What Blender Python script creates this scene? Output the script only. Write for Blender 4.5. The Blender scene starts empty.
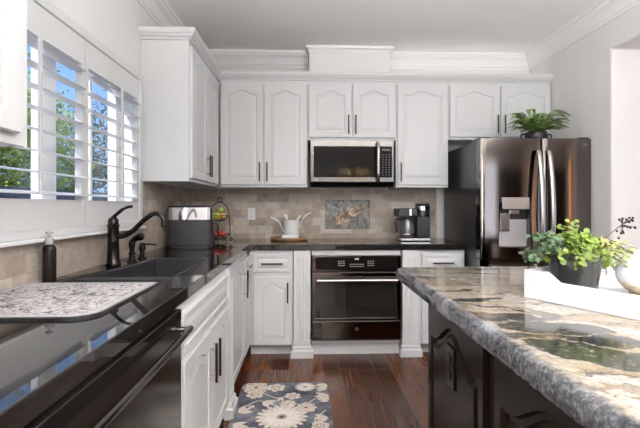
import bpy, bmesh, math, random
from math import sin, cos, pi, radians as R
from mathutils import Vector, Matrix, noise
random.seed(7)
S = bpy.context.scene
COL = S.collection

# ------------------------------------------------------------------ camera
cam_d = bpy.data.cameras.new('camera'); cam = bpy.data.objects.new('camera', cam_d); COL.objects.link(cam)
cam_d.lens = 24.0; cam_d.sensor_width = 36.0; cam_d.clip_start = 0.02; cam_d.clip_end = 200
cam_d.shift_y = -8 / 640
cam.location = (0, 0, 1.23); cam.rotation_euler = (R(90), 0, R(-1.88))
S.camera = cam
S.view_settings.view_transform = 'Standard'; S.view_settings.look = 'None'
S.view_settings.gamma = 1; S.view_settings.exposure = 0.3; S.view_settings.use_curve_mapping = False

# ------------------------------------------------------------------ sky, sun, daylight, ceiling light and added fill
W = bpy.data.worlds.new('world'); S.world = W; W.use_nodes = True
nt = W.node_tree; bg = nt.nodes['Background']
tcw = nt.nodes.new('ShaderNodeTexCoord'); spw = nt.nodes.new('ShaderNodeSeparateXYZ'); rw = nt.nodes.new('ShaderNodeValToRGB')
nt.links.new(tcw.outputs['Generated'], spw.inputs[0]); nt.links.new(spw.outputs[2], rw.inputs[0]); nt.links.new(rw.outputs[0], bg.inputs['Color'])
rw.color_ramp.elements[0].position = 0; rw.color_ramp.elements[0].color = (.27, .46, .80, 1)
rw.color_ramp.elements[1].position = .6; rw.color_ramp.elements[1].color = (.08, .20, .55, 1)
bg.inputs['Strength'].default_value = 1.5
def light(name, kind, loc, rot, power, color=(1, 1, 1), size=None, size_y=None, angle=None, spread=None):
    d = bpy.data.lights.new(name, kind); o = bpy.data.objects.new(name, d); COL.objects.link(o)
    o.location = loc; o.rotation_euler = rot; d.energy = power; d.color = color
    if kind == 'AREA':
        if size_y: d.shape = 'RECTANGLE'; d.size = size; d.size_y = size_y
        else: d.shape = 'DISK'; d.size = size
        if spread: d.spread = spread
    if angle is not None: d.angle = angle
    return o
sun = light('sun', 'SUN', (-10, -6, 20), (0, 0, 0), 5.0, (1.0, .95, .87), angle=R(1))
sun.rotation_euler = Vector((.40, .52, -.80)).to_track_quat('-Z', 'Y').to_euler()
# daylight coming in through the glazed openings behind the camera
light('daylight_rear_window', 'AREA', (3.15, -4.44, 1.35), (R(90), 0, 0), 24, (.96, .98, 1.0), 1.5, 2.0)
light('daylight_dining_window', 'AREA', (-1.04, -2.2, 1.45), (0, R(-90), 0), 80, (.96, .98, 1.0), 1.5, 2.0)
light('daylight_patio_door', 'AREA', (6.14, -.7, 1.3), (0, R(90), 0), 12, (.97, .98, 1.0), 2.2, 2.2)  # unseen patio door, added to throw light on the left run and ceiling
light('cabinet_top_uplight', 'AREA', (1.5, 3.98, 2.40), (R(180), 0, 0), .5, (1, .97, .92), 1.3, .05)
FILL_UPLIGHTS = [(1.35, -.50), (.6, -1.7)]
for x, y in FILL_UPLIGHTS: light('torchiere_glow', 'AREA', (x, y, .93), (R(180), 0, 0), 245, (.98, .985, 1.0), .5)  # uplights added behind the camera to fill the ceiling with light
CAN_POWER = 2.5

# ------------------------------------------------------------------ material helpers
def sock(n, *names):
    for k in names:
        if k in n.inputs: return n.inputs[k]
def mat(name, color, rough=.5, metal=0, spec=.5, coat=0, var=0, vscale=8, bump=0, bscale=200, trans=0, ior=1.45, emit=None, estr=0, aniso=0):
    m = bpy.data.materials.new(name); m.use_nodes = True; t = m.node_tree; b = t.nodes['Principled BSDF']
    b.inputs['Base Color'].default_value = (*color, 1); b.inputs['Roughness'].default_value = rough
    b.inputs['Metallic'].default_value = metal; b.inputs['IOR'].default_value = ior
    sock(b, 'Specular IOR Level').default_value = spec; sock(b, 'Coat Weight').default_value = coat
    sock(b, 'Coat Roughness').default_value = .05
    sock(b, 'Transmission Weight').default_value = trans
    if aniso: b.inputs['Anisotropic'].default_value = aniso
    if emit: b.inputs['Emission Color'].default_value = (*emit, 1); b.inputs['Emission Strength'].default_value = estr
    tc = t.nodes.new('ShaderNodeTexCoord')
    if var:
        n = t.nodes.new('ShaderNodeTexNoise'); n.inputs['Scale'].default_value = vscale; n.inputs['Detail'].default_value = 5
        t.links.new(tc.outputs['Object'], n.inputs['Vector'])
        r = t.nodes.new('ShaderNodeValToRGB'); r.color_ramp.elements[0].position = .3; r.color_ramp.elements[1].position = .7
        r.color_ramp.elements[0].color = (*[max(0, c * (1 - var)) for c in color], 1)
        r.color_ramp.elements[1].color = (*[min(1, c * (1 + var)) for c in color], 1)
        t.links.new(n.outputs['Fac'], r.inputs[0]); t.links.new(r.outputs[0], b.inputs['Base Color'])
    if bump:
        n = t.nodes.new('ShaderNodeTexNoise'); n.inputs['Scale'].default_value = bscale; n.inputs['Detail'].default_value = 3
        t.links.new(tc.outputs['Object'], n.inputs['Vector'])
        bm_ = t.nodes.new('ShaderNodeBump'); bm_.inputs['Strength'].default_value = bump; bm_.inputs['Distance'].default_value = .002
        t.links.new(n.outputs['Fac'], bm_.inputs['Height']); t.links.new(bm_.outputs[0], b.inputs['Normal'])
    return m
class NG:
    """tiny node-graph helper"""
    def __init__(s, m): s.t = m.node_tree; s.b = s.t.nodes['Principled BSDF']
    def n(s, typ, ins={}, **kw):
        x = s.t.nodes.new(typ)
        for k, v in kw.items(): setattr(x, k, v)
        for k, v in ins.items():
            if isinstance(v, bpy.types.NodeSocket): s.t.links.new(v, x.inputs[k])
            else: x.inputs[k].default_value = v
        return x
    def link(s, a, b): s.t.links.new(a, b)
    def math(s, op, a, b=0.0, clamp=False): return s.n('ShaderNodeMath', {0: a, 1: b}, operation=op, use_clamp=clamp).outputs[0]
    def ramp(s, fac, stops, interp='LINEAR'):
        r = s.n('ShaderNodeValToRGB', {0: fac}); cr = r.color_ramp; cr.interpolation = interp
        while len(cr.elements) > 1: cr.elements.remove(cr.elements[0])
        for i, (p, c) in enumerate(stops):
            e = cr.elements[0] if i == 0 else cr.elements.new(p)
            e.position = p; e.color = (*c, 1) if len(c) == 3 else c
        return r.outputs[0]
    def mix(s, fac, a, b, mode='MIX'):
        x = s.n('ShaderNodeMix', data_type='RGBA', blend_type=mode)
        for sk, v in ((x.inputs[0], fac), (x.inputs[6], a), (x.inputs[7], b)):
            if isinstance(v, bpy.types.NodeSocket): s.link(v, sk)
            else: sk.default_value = v if not isinstance(v, tuple) else ((*v, 1) if len(v) == 3 else v)
        return x.outputs[2]
    def noise(s, vec, scale, detail=4, rough=.5, dist=0): 
        return s.n('ShaderNodeTexNoise', {'Vector': vec, 'Scale': scale, 'Detail': detail, 'Roughness': rough, 'Distortion': dist})
    def obj(s): return s.n('ShaderNodeTexCoord').outputs['Object']
    def mapping(s, vec, scale=(1, 1, 1), rot=(0, 0, 0), loc=(0, 0, 0)):
        return s.n('ShaderNodeMapping', {'Vector': vec, 'Scale': scale, 'Rotation': rot, 'Location': loc}).outputs[0]

M = {}
M['white'] = mat('cabinet_white', (.64, .645, .645), .32, var=.01, vscale=3)
M['trimwhite'] = mat('trim_white', (.80, .80, .79), .35)
M['ceil'] = mat('ceiling_paint', (.86, .855, .84), .9, bump=.1)
M['wall'] = mat('wall_paint', (.745, .725, .705), .85, bump=.12, bscale=300)
M['bronze'] = mat('dark_bronze', (.035, .03, .027), .25, .85, var=.3, vscale=30)
M['pull'] = mat('pull_bronze', (.045, .038, .033), .3, .8)
M['post'] = mat('pull_post_metal', (.5, .42, .33), .3, 1)
M['steel'] = mat('stainless', (.40, .38, .365), .22, 1, var=.06, vscale=2)
M['bsteel'] = mat('black_stainless', (.155, .138, .128), .10, 1, var=.05, vscale=2)
M['msteel'] = mat('brushed_dark_steel', (.125, .118, .113), .2, 1, var=.06, vscale=2)
M['chrome'] = mat('chrome', (.50, .50, .51), .08, 1)
M['black'] = mat('black_plastic', (.018, .018, .019), .3)
M['bglass'] = mat('black_glass', (.009, .008, .007), .05, spec=.12)
M['ovglass'] = mat('oven_glass', (.018, .016, .015), .04, spec=.8)
M['sink'] = mat('black_composite', (.028, .028, .032), .4, var=.3, vscale=120)
M['espresso'] = mat('espresso_wood', (.010, .006, .0045), .22, spec=.13, var=.35, vscale=6)
M['charcoal'] = mat('charcoal_metal', (.05, .048, .05), .33, .5)
M['ceramic'] = mat('white_ceramic', (.82, .82, .80), .25)
M['traywhite'] = mat('tray_white', (.64, .65, .68), .35)
M['plate'] = mat('outlet_white', (.78, .77, .76), .4)
M['wood'] = mat('acacia_wood', (.30, .17, .08), .45, var=.35, vscale=14)
M['mirrorpot'] = mat('glossy_grey_glaze', (.022, .02, .019), .04, 0, spec=.7)
M['soil'] = mat('soil', (.03, .02, .015), .9, var=.3)
M['leaf'] = mat('leaf_lime', (.15, .22, .035), .45, var=.35, vscale=18)
M['leafdark'] = mat('leaf_bluegreen', (.075, .13, .06), .5, var=.35, vscale=20)
M['leafpale'] = mat('leaf_pale', (.38, .42, .13), .5, var=.3, vscale=20)
M['fern'] = mat('fern_green', (.17, .27, .07), .5, var=.4, vscale=15)
M['stem'] = mat('stem', (.07, .05, .035), .6)
M['berry'] = mat('berry', (.03, .015, .015), .35)
M['amber'] = mat('amber_bottle', (.016, .011, .008), .08, spec=.3)
M['clearcap'] = mat('clear_plastic_pump', (.36, .36, .36), .15)
M['marker'] = mat('panel_marking', (.55, .55, .56), .5)
M['darkwood'] = mat('dark_walnut', (.06, .025, .012), .4, var=.3, vscale=5)
M['amberglow'] = mat('amber_glass_lit', (.8, .4, .1), .4, emit=(1, .42, .10), estr=9)
M['lens'] = mat('lamp_lens', (1, .95, .85), .5, emit=(1, .9, .75), estr=12)
M['shade'] = mat('lamp_shade', (.9, .7, .4), .7, emit=(1, .62, .25), estr=3.2)
M['treeleaf'] = mat('tree_leaf_yellow_green', (.36, .42, .07), .5, var=.35, vscale=3)
M['treedark'] = mat('tree_leaf_dark', (.10, .13, .055), .5, var=.4, vscale=3)
M['bark'] = mat('bark', (.42, .38, .33), .8, var=.3)
M['fence'] = mat('fence_grey', (.07, .07, .072), .7, var=.2, vscale=2)
M['lawn'] = mat('pale_patio_concrete', (.55, .53, .50), .9, var=.3, vscale=3)  # unseen ground, made pale to bounce sun up to the louvers
M['winwhite'] = mat('window_vinyl', (.88, .88, .88), .35)
M['red'] = mat('fruit_red', (.45, .05, .03), .35, var=.3, vscale=30)
M['yellowgreen'] = mat('fruit_green', (.42, .50, .10), .35, var=.3, vscale=30)
M['orange'] = mat('fruit_orange', (.65, .33, .04), .4, var=.2, vscale=40)

def glass_pane():
    m = bpy.data.materials.new('window_glass'); m.use_nodes = True; t = m.node_tree; t.nodes.remove(t.nodes['Principled BSDF'])
    out = t.nodes['Material Output']; tr = t.nodes.new('ShaderNodeBsdfTransparent'); g = t.nodes.new('ShaderNodeBsdfGlossy')
    g.inputs['Roughness'].default_value = 0; mx = t.nodes.new('ShaderNodeMixShader'); mx.inputs[0].default_value = .06
    t.links.new(tr.outputs[0], mx.inputs[1]); t.links.new(g.outputs[0], mx.inputs[2]); t.links.new(mx.outputs[0], out.inputs[0])
    return m
M['glass'] = glass_pane()

def floor_mat():
    m = mat('dark_hardwood', (.1, .04, .02), .2, spec=.35); g = NG(m); o = g.obj()
    v = g.mapping(o, rot=(0, 0, R(90)))
    br = g.n('ShaderNodeTexBrick', {'Vector': v, 'Color1': (0, 0, 0, 1), 'Color2': (1, 1, 1, 1), 'Mortar': (.5, .5, .5, 1), 'Scale': 1.0, 'Mortar Size': .0022,
             'Mortar Smooth': .1, 'Bias': 0, 'Brick Width': .95, 'Row Height': .128}, offset=.37, offset_frequency=2)
    gr = g.noise(g.mapping(o, scale=(46, 2.2, 1)), 1.4, 6, .55, .3)
    base = g.ramp(br.outputs['Color'], [(0, (.060, .017, .006)), (.5, (.095, .028, .010)), (1, (.14, .044, .016))])
    grain = g.ramp(gr.outputs['Fac'], [(.3, (.62, .60, .58)), (.55, (1.0, 1.0, 1.0)), (.8, (1.3, 1.3, 1.3))])
    c = g.mix(1.0, base, grain, 'MULTIPLY')
    c = g.mix(br.outputs['Fac'], c, (.11, .06, .04))
    g.link(c, g.b.inputs['Base Color'])
    g.link(g.math('MULTIPLY_ADD', gr.outputs['Fac'], .15), g.b.inputs['Roughness'])
    g.b.inputs['Roughness'].links[0].from_node.inputs[2].default_value = .13
    bp = g.n('ShaderNodeBump', {'Strength': .25, 'Distance': .002, 'Height': g.math('SUBTRACT', g.math('MULTIPLY', gr.outputs['Fac'], .4), br.outputs['Fac'])})
    g.link(bp.outputs[0], g.b.inputs['Normal']); return m
M['floor'] = floor_mat()

def tile_mat():
    m = mat('travertine_tile', (.4, .33, .27), .45); g = NG(m); o = g.obj()
    sp = g.n('ShaderNodeSeparateXYZ', {0: o})
    u = g.math('ADD', sp.outputs[0], sp.outputs[1])
    v = g.n('ShaderNodeCombineXYZ', {0: u, 1: g.math('ADD', sp.outputs[2], .028)}).outputs[0]
    br = g.n('ShaderNodeTexBrick', {'Vector': v, 'Color1': (0, 0, 0, 1), 'Color2': (1, 1, 1, 1), 'Mortar': (.5, .5, .5, 1), 'Scale': 1.0, 'Mortar Size': .0018,
             'Mortar Smooth': .2, 'Brick Width': .152, 'Row Height': .0765}, offset=.5, offset_frequency=2)
    n1 = g.noise(v, 9, 6, .65, .8); n2 = g.noise(v, 60, 4, .7)
    base = g.ramp(br.outputs['Color'], [(0, (.33, .265, .21)), (.4, (.42, .355, .30)), (1, (.55, .49, .43))])
    c = g.mix(.75, base, g.ramp(n1.outputs['Fac'], [(.3, (.62, .60, .58)), (.55, (1, 1, 1)), (.75, (1.25, 1.2, 1.15))]), 'MULTIPLY')
    c = g.mix(.5, c, g.ramp(n2.outputs['Fac'], [(.35, (.72, .68, .65)), (.5, (1, 1, 1))]), 'MULTIPLY')
    c = g.mix(br.outputs['Fac'], c, (.36, .30, .25))
    g.link(c, g.b.inputs['Base Color'])
    bp = g.n('ShaderNodeBump', {'Strength': .5, 'Distance': .002, 'Height': g.math('SUBTRACT', g.math('MULTIPLY', n2.outputs['Fac'], .25), br.outputs['Fac'])})
    g.link(bp.outputs[0], g.b.inputs['Normal']); return m
M['tile'] = tile_mat()

def blackgranite():
    m = mat('black_granite', (.02, .02, .02), .025, spec=.75); g = NG(m); o = g.obj()
    n = g.noise(o, 260, 3, .7); v = g.n('ShaderNodeTexVoronoi', {'Vector': o, 'Scale': 190.0})
    c = g.ramp(n.outputs['Fac'], [(.35, (.008, .007, .007)), (.55, (.018, .016, .015)), (.72, (.05, .043, .036))])
    g.link(g.mix(g.ramp(v.outputs['Distance'], [(.08, (1, 1, 1)), (.2, (0, 0, 0))]), c, (.04, .037, .034)), g.b.inputs['Base Color']); return m
M['bgranite'] = blackgranite()

def islandgranite():
    m = mat('river_granite', (.6, .5, .4), .1, spec=.55); g = NG(m); o = g.obj()
    wn = g.noise(o, 2.2, 5, .6)
    warp = g.n('ShaderNodeVectorMath', {0: wn.outputs['Color'], 1: (.5, .5, .5)}, operation='SUBTRACT').outputs[0]
    warp = g.n('ShaderNodeVectorMath', {0: warp, 'Scale': .42}, operation='SCALE').outputs[0]
    wo = g.n('ShaderNodeVectorMath', {0: o, 1: warp}, operation='ADD').outputs[0]
    rot = g.mapping(wo, rot=(0, 0, R(28)))
    st = g.mapping(rot, scale=(1.3, 5.5, 3))
    n1 = g.noise(st, 1.25, 7, .58, .6); n2 = g.noise(st, 4.5, 6, .7, .8); n3 = g.noise(o, 70, 5, .75); n4 = g.noise(g.mapping(rot, scale=(2, 5, 3), loc=(4, 7, 2)), 1.9, 5, .6, .3)
    c = g.ramp(n1.outputs['Fac'], [(.33, (.03, .03, .03)), (.39, (.13, .115, .10)), (.425, (.50, .42, .32)), (.53, (.62, .57, .50)), (.585, (.30, .245, .185)), (.61, (.55, .49, .41)), (.68, (.64, .61, .57)), (.74, (.20, .17, .15))])
    c = g.mix(g.ramp(n4.outputs['Fac'], [(.50, (0, 0, 0)), (.62, (.55, .55, .55))]), c, (.46, .29, .13))
    c = g.mix(g.ramp(n2.outputs['Fac'], [(.60, (0, 0, 0)), (.66, (.85, .85, .85)), (.74, (.3, .3, .3))]), c, (.06, .057, .055))
    # large dark mineral pools, each with its own place in the stone
    def pool(cx, cy, rx, ry, ang, edge=.12):
        q = g.mapping(g.n('ShaderNodeVectorMath', {0: wo, 1: (cx, cy, 0)}, operation='SUBTRACT').outputs[0], rot=(0, 0, -ang))
        q = g.n('ShaderNodeVectorMath', {0: q, 1: (1 / rx, 1 / ry, 0)}, operation='MULTIPLY').outputs[0]
        L = g.n('ShaderNodeVectorMath', {0: q}, operation='LENGTH').outputs['Value']
        return g.ramp(L, [(1 - edge, (1, 1, 1)), (1, (0, 0, 0))]), g.ramp(L, [(.86, (0, 0, 0)), (1.0, (1, 1, 1)), (1.12, (0, 0, 0))])
    dark = g.ramp(n3.outputs['Fac'], [(.35, (.015, .016, .013)), (.5, (.065, .065, .048)), (.66, (.22, .21, .165))])
    for (cx, cy, rx, ry, a) in ((.63, 1.07, .16, .07, R(-22)), (.60, .87, .17, .075, R(-48)), (.59, 1.39, .14, .034, R(22)), (.55, 1.60, .10, .02, R(10)), (.53, 1.84, .10, .026, R(0)), (.98, 2.05, .22, .022, R(4)),
                                (.95, .70, .16, .05, R(-40)), (.80, 1.92, .16, .018, R(-6)), (1.35, 1.2, .2, .07, R(-20))):
        f, e = pool(cx, cy, rx, ry, a)
        c = g.mix(f, c, dark); c = g.mix(g.mix(.5, (0, 0, 0), e), c, (.58, .53, .46))
    dark2 = g.ramp(n3.outputs['Fac'], [(.38, (.015, .016, .02)), (.5, (.075, .078, .088)), (.62, (.26, .265, .28))])
    # finer speckle; further down, sky light painted as bluish grey on the polished sides
    spk = g.ramp(n3.outputs['Fac'], [(.32, (.35, .34, .36)), (.5, (1, 1, 1)), (.7, (1.2, 1.2, 1.2))])
    c = g.mix(.7, c, spk, 'MULTIPLY')
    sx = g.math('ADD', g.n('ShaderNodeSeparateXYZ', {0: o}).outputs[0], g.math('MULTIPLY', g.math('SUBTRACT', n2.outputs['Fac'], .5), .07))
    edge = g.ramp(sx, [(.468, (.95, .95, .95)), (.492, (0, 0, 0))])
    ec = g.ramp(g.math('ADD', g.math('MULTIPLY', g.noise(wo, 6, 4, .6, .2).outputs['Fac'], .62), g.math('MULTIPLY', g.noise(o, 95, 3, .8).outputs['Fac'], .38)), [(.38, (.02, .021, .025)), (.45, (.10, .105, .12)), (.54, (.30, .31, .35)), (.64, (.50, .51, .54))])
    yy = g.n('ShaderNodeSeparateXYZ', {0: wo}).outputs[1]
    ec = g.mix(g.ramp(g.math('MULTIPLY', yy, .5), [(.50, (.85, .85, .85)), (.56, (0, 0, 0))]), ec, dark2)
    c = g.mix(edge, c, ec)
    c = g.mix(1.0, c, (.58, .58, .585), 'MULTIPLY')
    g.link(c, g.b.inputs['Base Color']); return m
M['igranite'] = islandgranite()

def matmat():
    m = mat('printed_drying_mat', (.6, .6, .6), .8); g = NG(m); o = g.obj()
    n = g.noise(o, 26, 3, .6, 1.6); v = g.n('ShaderNodeTexVoronoi', {'Vector': g.mapping(o, scale=(1, .8, 1)), 'Scale': 30.0}, feature='DISTANCE_TO_EDGE')
    c = g.ramp(n.outputs['Fac'], [(.36, (.045, .04, .05)), (.41, (.30, .25, .27)), (.46, (.47, .45, .44)), (.56, (.56, .545, .53)), (.62, (.30, .26, .28))], 'CONSTANT')
    c = g.mix(g.ramp(v.outputs['Distance'], [(.03, (.8, .8, .8)), (.06, (0, 0, 0))]), c, (.22, .20, .22))
    g.link(c, g.b.inputs['Base Color']); return m
M['mat'] = matmat()
def rugmat():
    m = mat('rug_slate', (.1, .1, .13), .95); g = NG(m); o = g.obj()
    n = g.noise(o, 7, 5, .65); n2 = g.noise(o, 150, 3, .7)
    c = g.ramp(n.outputs['Fac'], [(.32, (.05, .05, .07)), (.5, (.13, .13, .16)), (.66, (.27, .27, .29))])
    g.link(g.mix(.6, c, g.ramp(n2.outputs['Fac'], [(.3, (.5, .5, .5)), (.7, (1.3, 1.3, 1.3))]), 'MULTIPLY'), g.b.inputs['Base Color']); return m
M['rug'] = rugmat()
M['rugcream'] = mat('rug_cream', (.66, .58, .50), .95, var=.12, vscale=30)
M['rugtan'] = mat('rug_tan', (.42, .33, .26), .95, var=.2, vscale=30)
M['rugwhite'] = mat('rug_white', (.76, .70, .66), .95, var=.08, vscale=30)
def accentmat():
    m = mat('veined_marble', (.4, .4, .4), .12); g = NG(m); o = g.obj()
    n = g.noise(g.mapping(o, rot=(0, R(20), 0), scale=(5, 1, 1.4)), 1.9, 7, .6, 1.4)
    c = g.ramp(n.outputs['Fac'], [(.3, (.02, .02, .02)), (.42, (.08, .08, .08)), (.5, (.32, .32, .31)), (.56, (.10, .10, .09)), (.68, (.33, .325, .31)), (.78, (.06, .06, .06))])
    g.link(c, g.b.inputs['Base Color']); return m
M['accent'] = accentmat()
M['gold'] = mat('gold_leaf', (.36, .25, .14), .4, .35, var=.45, vscale=40)

# ------------------------------------------------------------------ object helpers
def tag(o, label=None, cat=None, group=None, kind=None):
    if label: o['label'] = label
    if cat: o['category'] = cat
    if group: o['group'] = group
    if kind: o['kind'] = kind
    return o
def thing(name, label, cat, loc=(0, 0, 0), rotz=0, group=None):
    o = bpy.data.objects.new(name, None); COL.objects.link(o); o.empty_display_size = .05
    o.location = loc; o.rotation_euler = (0, 0, rotz); return tag(o, label, cat, group)
def obj(name, bm, m, parent=None, bevel=0, smooth=False, seg=2, label=None):
    me = bpy.data.meshes.new(name); bmesh.ops.recalc_face_normals(bm, faces=bm.faces[:])
    bm.to_mesh(me); bm.free()
    ms = m if isinstance(m, (list, tuple)) else [m]
    for k in ms: me.materials.append(k)
    o = bpy.data.objects.new(name, me); COL.objects.link(o)
    if parent: o.parent = parent
    if smooth or bevel:
        for p in me.polygons: p.use_smooth = True
        try: me.set_sharp_from_angle(angle=R(40))
        except Exception: pass
    if bevel:
        b = o.modifiers.new('bevel', 'BEVEL'); b.width = bevel; b.segments = seg; b.limit_method = 'ANGLE'; b.angle_limit = R(40); b.harden_normals = True
    if label: o['label'] = label
    return o
def BM(): return bmesh.new()
def box(bm, x0, x1, y0, y1, z0, z1, mi=0):
    v = [bm.verts.new((x, y, z)) for x in (x0, x1) for y in (y0, y1) for z in (z0, z1)]
    fs = [(0, 1, 3, 2), (4, 6, 7, 5), (0, 4, 5, 1), (2, 3, 7, 6), (0, 2, 6, 4), (1, 5, 7, 3)]
    for f in fs:
        q = bm.faces.new([v[i] for i in f]); q.material_index = mi
    return v
def mbox(x0, x1, y0, y1, z0, z1): b = BM(); box(b, x0, x1, y0, y1, z0, z1); return b
def lathe(bm, prof, cx=0, cy=0, n=24, mi=0, sx=1, sy=1):
    rings = []
    for (r, z) in prof:
        if r < 1e-5: rings.append([bm.verts.new((cx, cy, z))])
        else: rings.append([bm.verts.new((cx + r * sx * cos(2 * pi * i / n), cy + r * sy * sin(2 * pi * i / n), z)) for i in range(n)])
    for a, b in zip(rings, rings[1:]):
        for i in range(n):
            j = (i + 1) % n
            if len(a) == 1 and len(b) == 1: continue
            if len(a) == 1: f = bm.faces.new((a[0], b[i], b[j]))
            elif len(b) == 1: f = bm.faces.new((a[i], a[j], b[0]))
            else: f = bm.faces.new((a[i], a[j], b[j], b[i]))
            f.material_index = mi
def tube(bm, pts, rad, n=10, cap=True, mi=0):
    P = [Vector(p) for p in pts]; rs = rad if isinstance(rad, (list, tuple)) else [rad] * len(P); rings = []; up = Vector((0, 0, 1)); prev = None
    for i, p in enumerate(P):
        d = (P[min(i + 1, len(P) - 1)] - P[max(i - 1, 0)]).normalized()
        a = prev if prev is not None else (up if abs(d.z) < .9 else Vector((1, 0, 0)))
        u = (a - d * a.dot(d)).normalized(); prev = u; w = d.cross(u)
        rings.append([bm.verts.new(p + (u * cos(2 * pi * k / n) + w * sin(2 * pi * k / n)) * rs[i]) for k in range(n)])
    for a, b in zip(rings, rings[1:]):
        for k in range(n): bm.faces.new((a[k], a[(k + 1) % n], b[(k + 1) % n], b[k])).material_index = mi
    if cap:
        bm.faces.new(rings[0][::-1]).material_index = mi; bm.faces.new(rings[-1]).material_index = mi
def bez(pts, n=10):
    """Catmull-Rom through points"""
    P = [Vector(p) for p in pts]; Q = [P[0] * 2 - P[1]] + P + [P[-1] * 2 - P[-2]]; out = []
    for i in range(1, len(Q) - 2):
        for k in range(n):
            t = k / n; a, b, c, d = Q[i - 1], Q[i], Q[i + 1], Q[i + 2]
            out.append(.5 * ((2 * b) + (c - a) * t + (2 * a - 5 * b + 4 * c - d) * t * t + (3 * b - a - 3 * c + d) * t ** 3))
    out.append(P[-1]); return out
def sphere(bm, c, r, u=16, v=10, sz=1, mi=0):
    prof = [(max(0, r * sin(pi * k / v)) if 0 < k < v else 0, c[2] - sz * r * cos(pi * k / v)) for k in range(v + 1)]
    lathe(bm, prof, c[0], c[1], u, mi)
def cells(xs, ys, inc, z0, z1, fmap=lambda a, b, c: (a, b, c)):
    """flat slab made of grid cells, inc(i,j) says which; mapped to any plane"""
    bm = BM(); V = {}
    def v(i, j, k):
        if (i, j, k) not in V: V[(i, j, k)] = bm.verts.new(fmap(xs[i], ys[j], (z0, z1)[k]))
        return V[(i, j, k)]
    nx, ny = len(xs) - 1, len(ys) - 1
    ok = lambda i, j: 0 <= i < nx and 0 <= j < ny and inc(i, j)
    for i in range(nx):
        for j in range(ny):
            if not ok(i, j): continue
            for k in (0, 1): bm.faces.new([v(i, j, k), v(i + 1, j, k), v(i + 1, j + 1, k), v(i, j + 1, k)])
            for (di, dj, a, b) in ((-1, 0, (i, j), (i, j + 1)), (1, 0, (i + 1, j), (i + 1, j + 1)), (0, -1, (i, j), (i + 1, j)), (0, 1, (i, j + 1), (i + 1, j + 1))):
                if not ok(i + di, j + dj): bm.faces.new([v(*a, 0), v(*b, 0), v(*b, 1), v(*a, 1)])
    return bm
def sweep(path, prof, z=0):
    """profile (out, dz) swept along a plan path; out is to the right of travel"""
    bm = BM(); P = [Vector((p[0], p[1])) for p in path]; N = []
    for a, b in zip(P, P[1:]):
        d = (b - a).normalized(); N.append(Vector((d.y, -d.x)))
    rings = []
    for i, p in enumerate(P):
        if i == 0: m = N[0]
        elif i == len(P) - 1: m = N[-1]
        else: m = (N[i - 1] + N[i]) / (1 + N[i - 1].dot(N[i]))
        rings.append([bm.verts.new((p.x + m.x * o, p.y + m.y * o, z + dz)) for o, dz in prof])
    for a, b in zip(rings, rings[1:]):
        for k in range(len(prof)):
            l = (k + 1) % len(prof); bm.faces.new((a[k], a[l], b[l], b[k]))
    bm.faces.new(rings[0]); bm.faces.new(rings[-1][::-1]); return bm
def struct(name, bm, m, parent=None, bevel=0, smooth=False):
    o = obj(name, bm, m, parent, bevel, smooth)
    if not parent: o['kind'] = 'structure'
    return o
def text_bm(txt, size, depth=.0006):
    cu = bpy.data.curves.new('t', 'FONT'); cu.body = txt; cu.size = size; cu.extrude = depth; cu.align_x = 'CENTER'; cu.align_y = 'CENTER'; cu.resolution_u = 2
    to = bpy.data.objects.new('t', cu); COL.objects.link(to)
    dg = bpy.context.evaluated_depsgraph_get(); me = bpy.data.meshes.new_from_object(to.evaluated_get(dg))
    bm = BM(); bm.from_mesh(me); bpy.data.objects.remove(to); bpy.data.meshes.remove(me); bpy.data.curves.remove(cu)
    bmesh.ops.rotate(bm, verts=bm.verts[:], cent=(0, 0, 0), matrix=Matrix.Rotation(R(90), 3, 'X')); return bm      # reads from -Y
def shift(bm, x, y, z): bmesh.ops.translate(bm, verts=bm.verts[:], vec=(x, y, z)); return bm
def dup(root):
    r = root.copy(); COL.objects.link(r)
    for ch in list(root.children):
        c = ch.copy(); COL.objects.link(c); c.parent = r
        for gch in ch.children: d = gch.copy(); COL.objects.link(d); d.parent = c
    return r

# ------------------------------------------------------------------ the room
CEIL = 2.70; BY = 4.13; LX = -1.10; RX = 2.20; RY = -4.5; FX = 6.2
struct('floor', mbox(LX - .16, FX, RY, BY, -.05, 0), M['floor'])
struct('ceiling', mbox(LX - .16, FX, RY, BY, CEIL, CEIL + .1), M['ceil'])
struct('wall_back', mbox(LX - .16, FX, BY, BY + .15, -.05, CEIL + .1), M['wall'])
WZ0, WZ1, WY0, WY1 = 1.13, 2.05, 1.27, 2.79
DY0, DY1 = -3.1, -1.3
ys = [RY, DY0, DY1, WY0, WY1, BY]; zs = [-.05, .45, WZ0, WZ1, 2.3, CEIL + .1]
def wl(i, j):
    if i == 3 and j == 2: return False
    if i == 1 and j in (1, 2, 3): return False
    return True
struct('wall_left', cells(ys, zs, wl, LX, LX - .16, lambda a, b, c: (c, a, b)), M['wall'])
# right wall: solid beside the fridge, then a wide cased opening with a header
ys = [RY, -.2, 3.0, BY]; zs = [0, 2.36, CEIL]
struct('wall_right', cells(ys, zs, lambda i, j: not (i == 1 and j == 0) and not (i == 0 and j == 0), RX, RX + .42, lambda a, b, c: (c, a, b)), M['wall'], bevel=.02)
struct('wall_far_right', cells([RY, -1.8, .4, BY], [-.05, .1, 2.4, CEIL + .1], lambda i, j: not (i == 1 and j == 1), FX, FX + .15, lambda a, b, c: (c, a, b)), M['wall'])
ys = [LX - .16, 2.4, 3.9, FX + .15]; zs = [-.05, .35, 2.35, CEIL + .1]
struct('wall_rear', cells(ys, zs, lambda i, j: not (i == 1 and j == 1), RY, RY - .15, lambda a, b, c: (a, c, b)), M['wall'])
CR = [(0, -.135), (.010, -.135), (.014, -.118), (.026, -.112), (.032, -.095), (.052, -.06), (.082, -.04), (.088, -.026), (.100, -.024), (.104, 0), (0, 0)]
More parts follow.
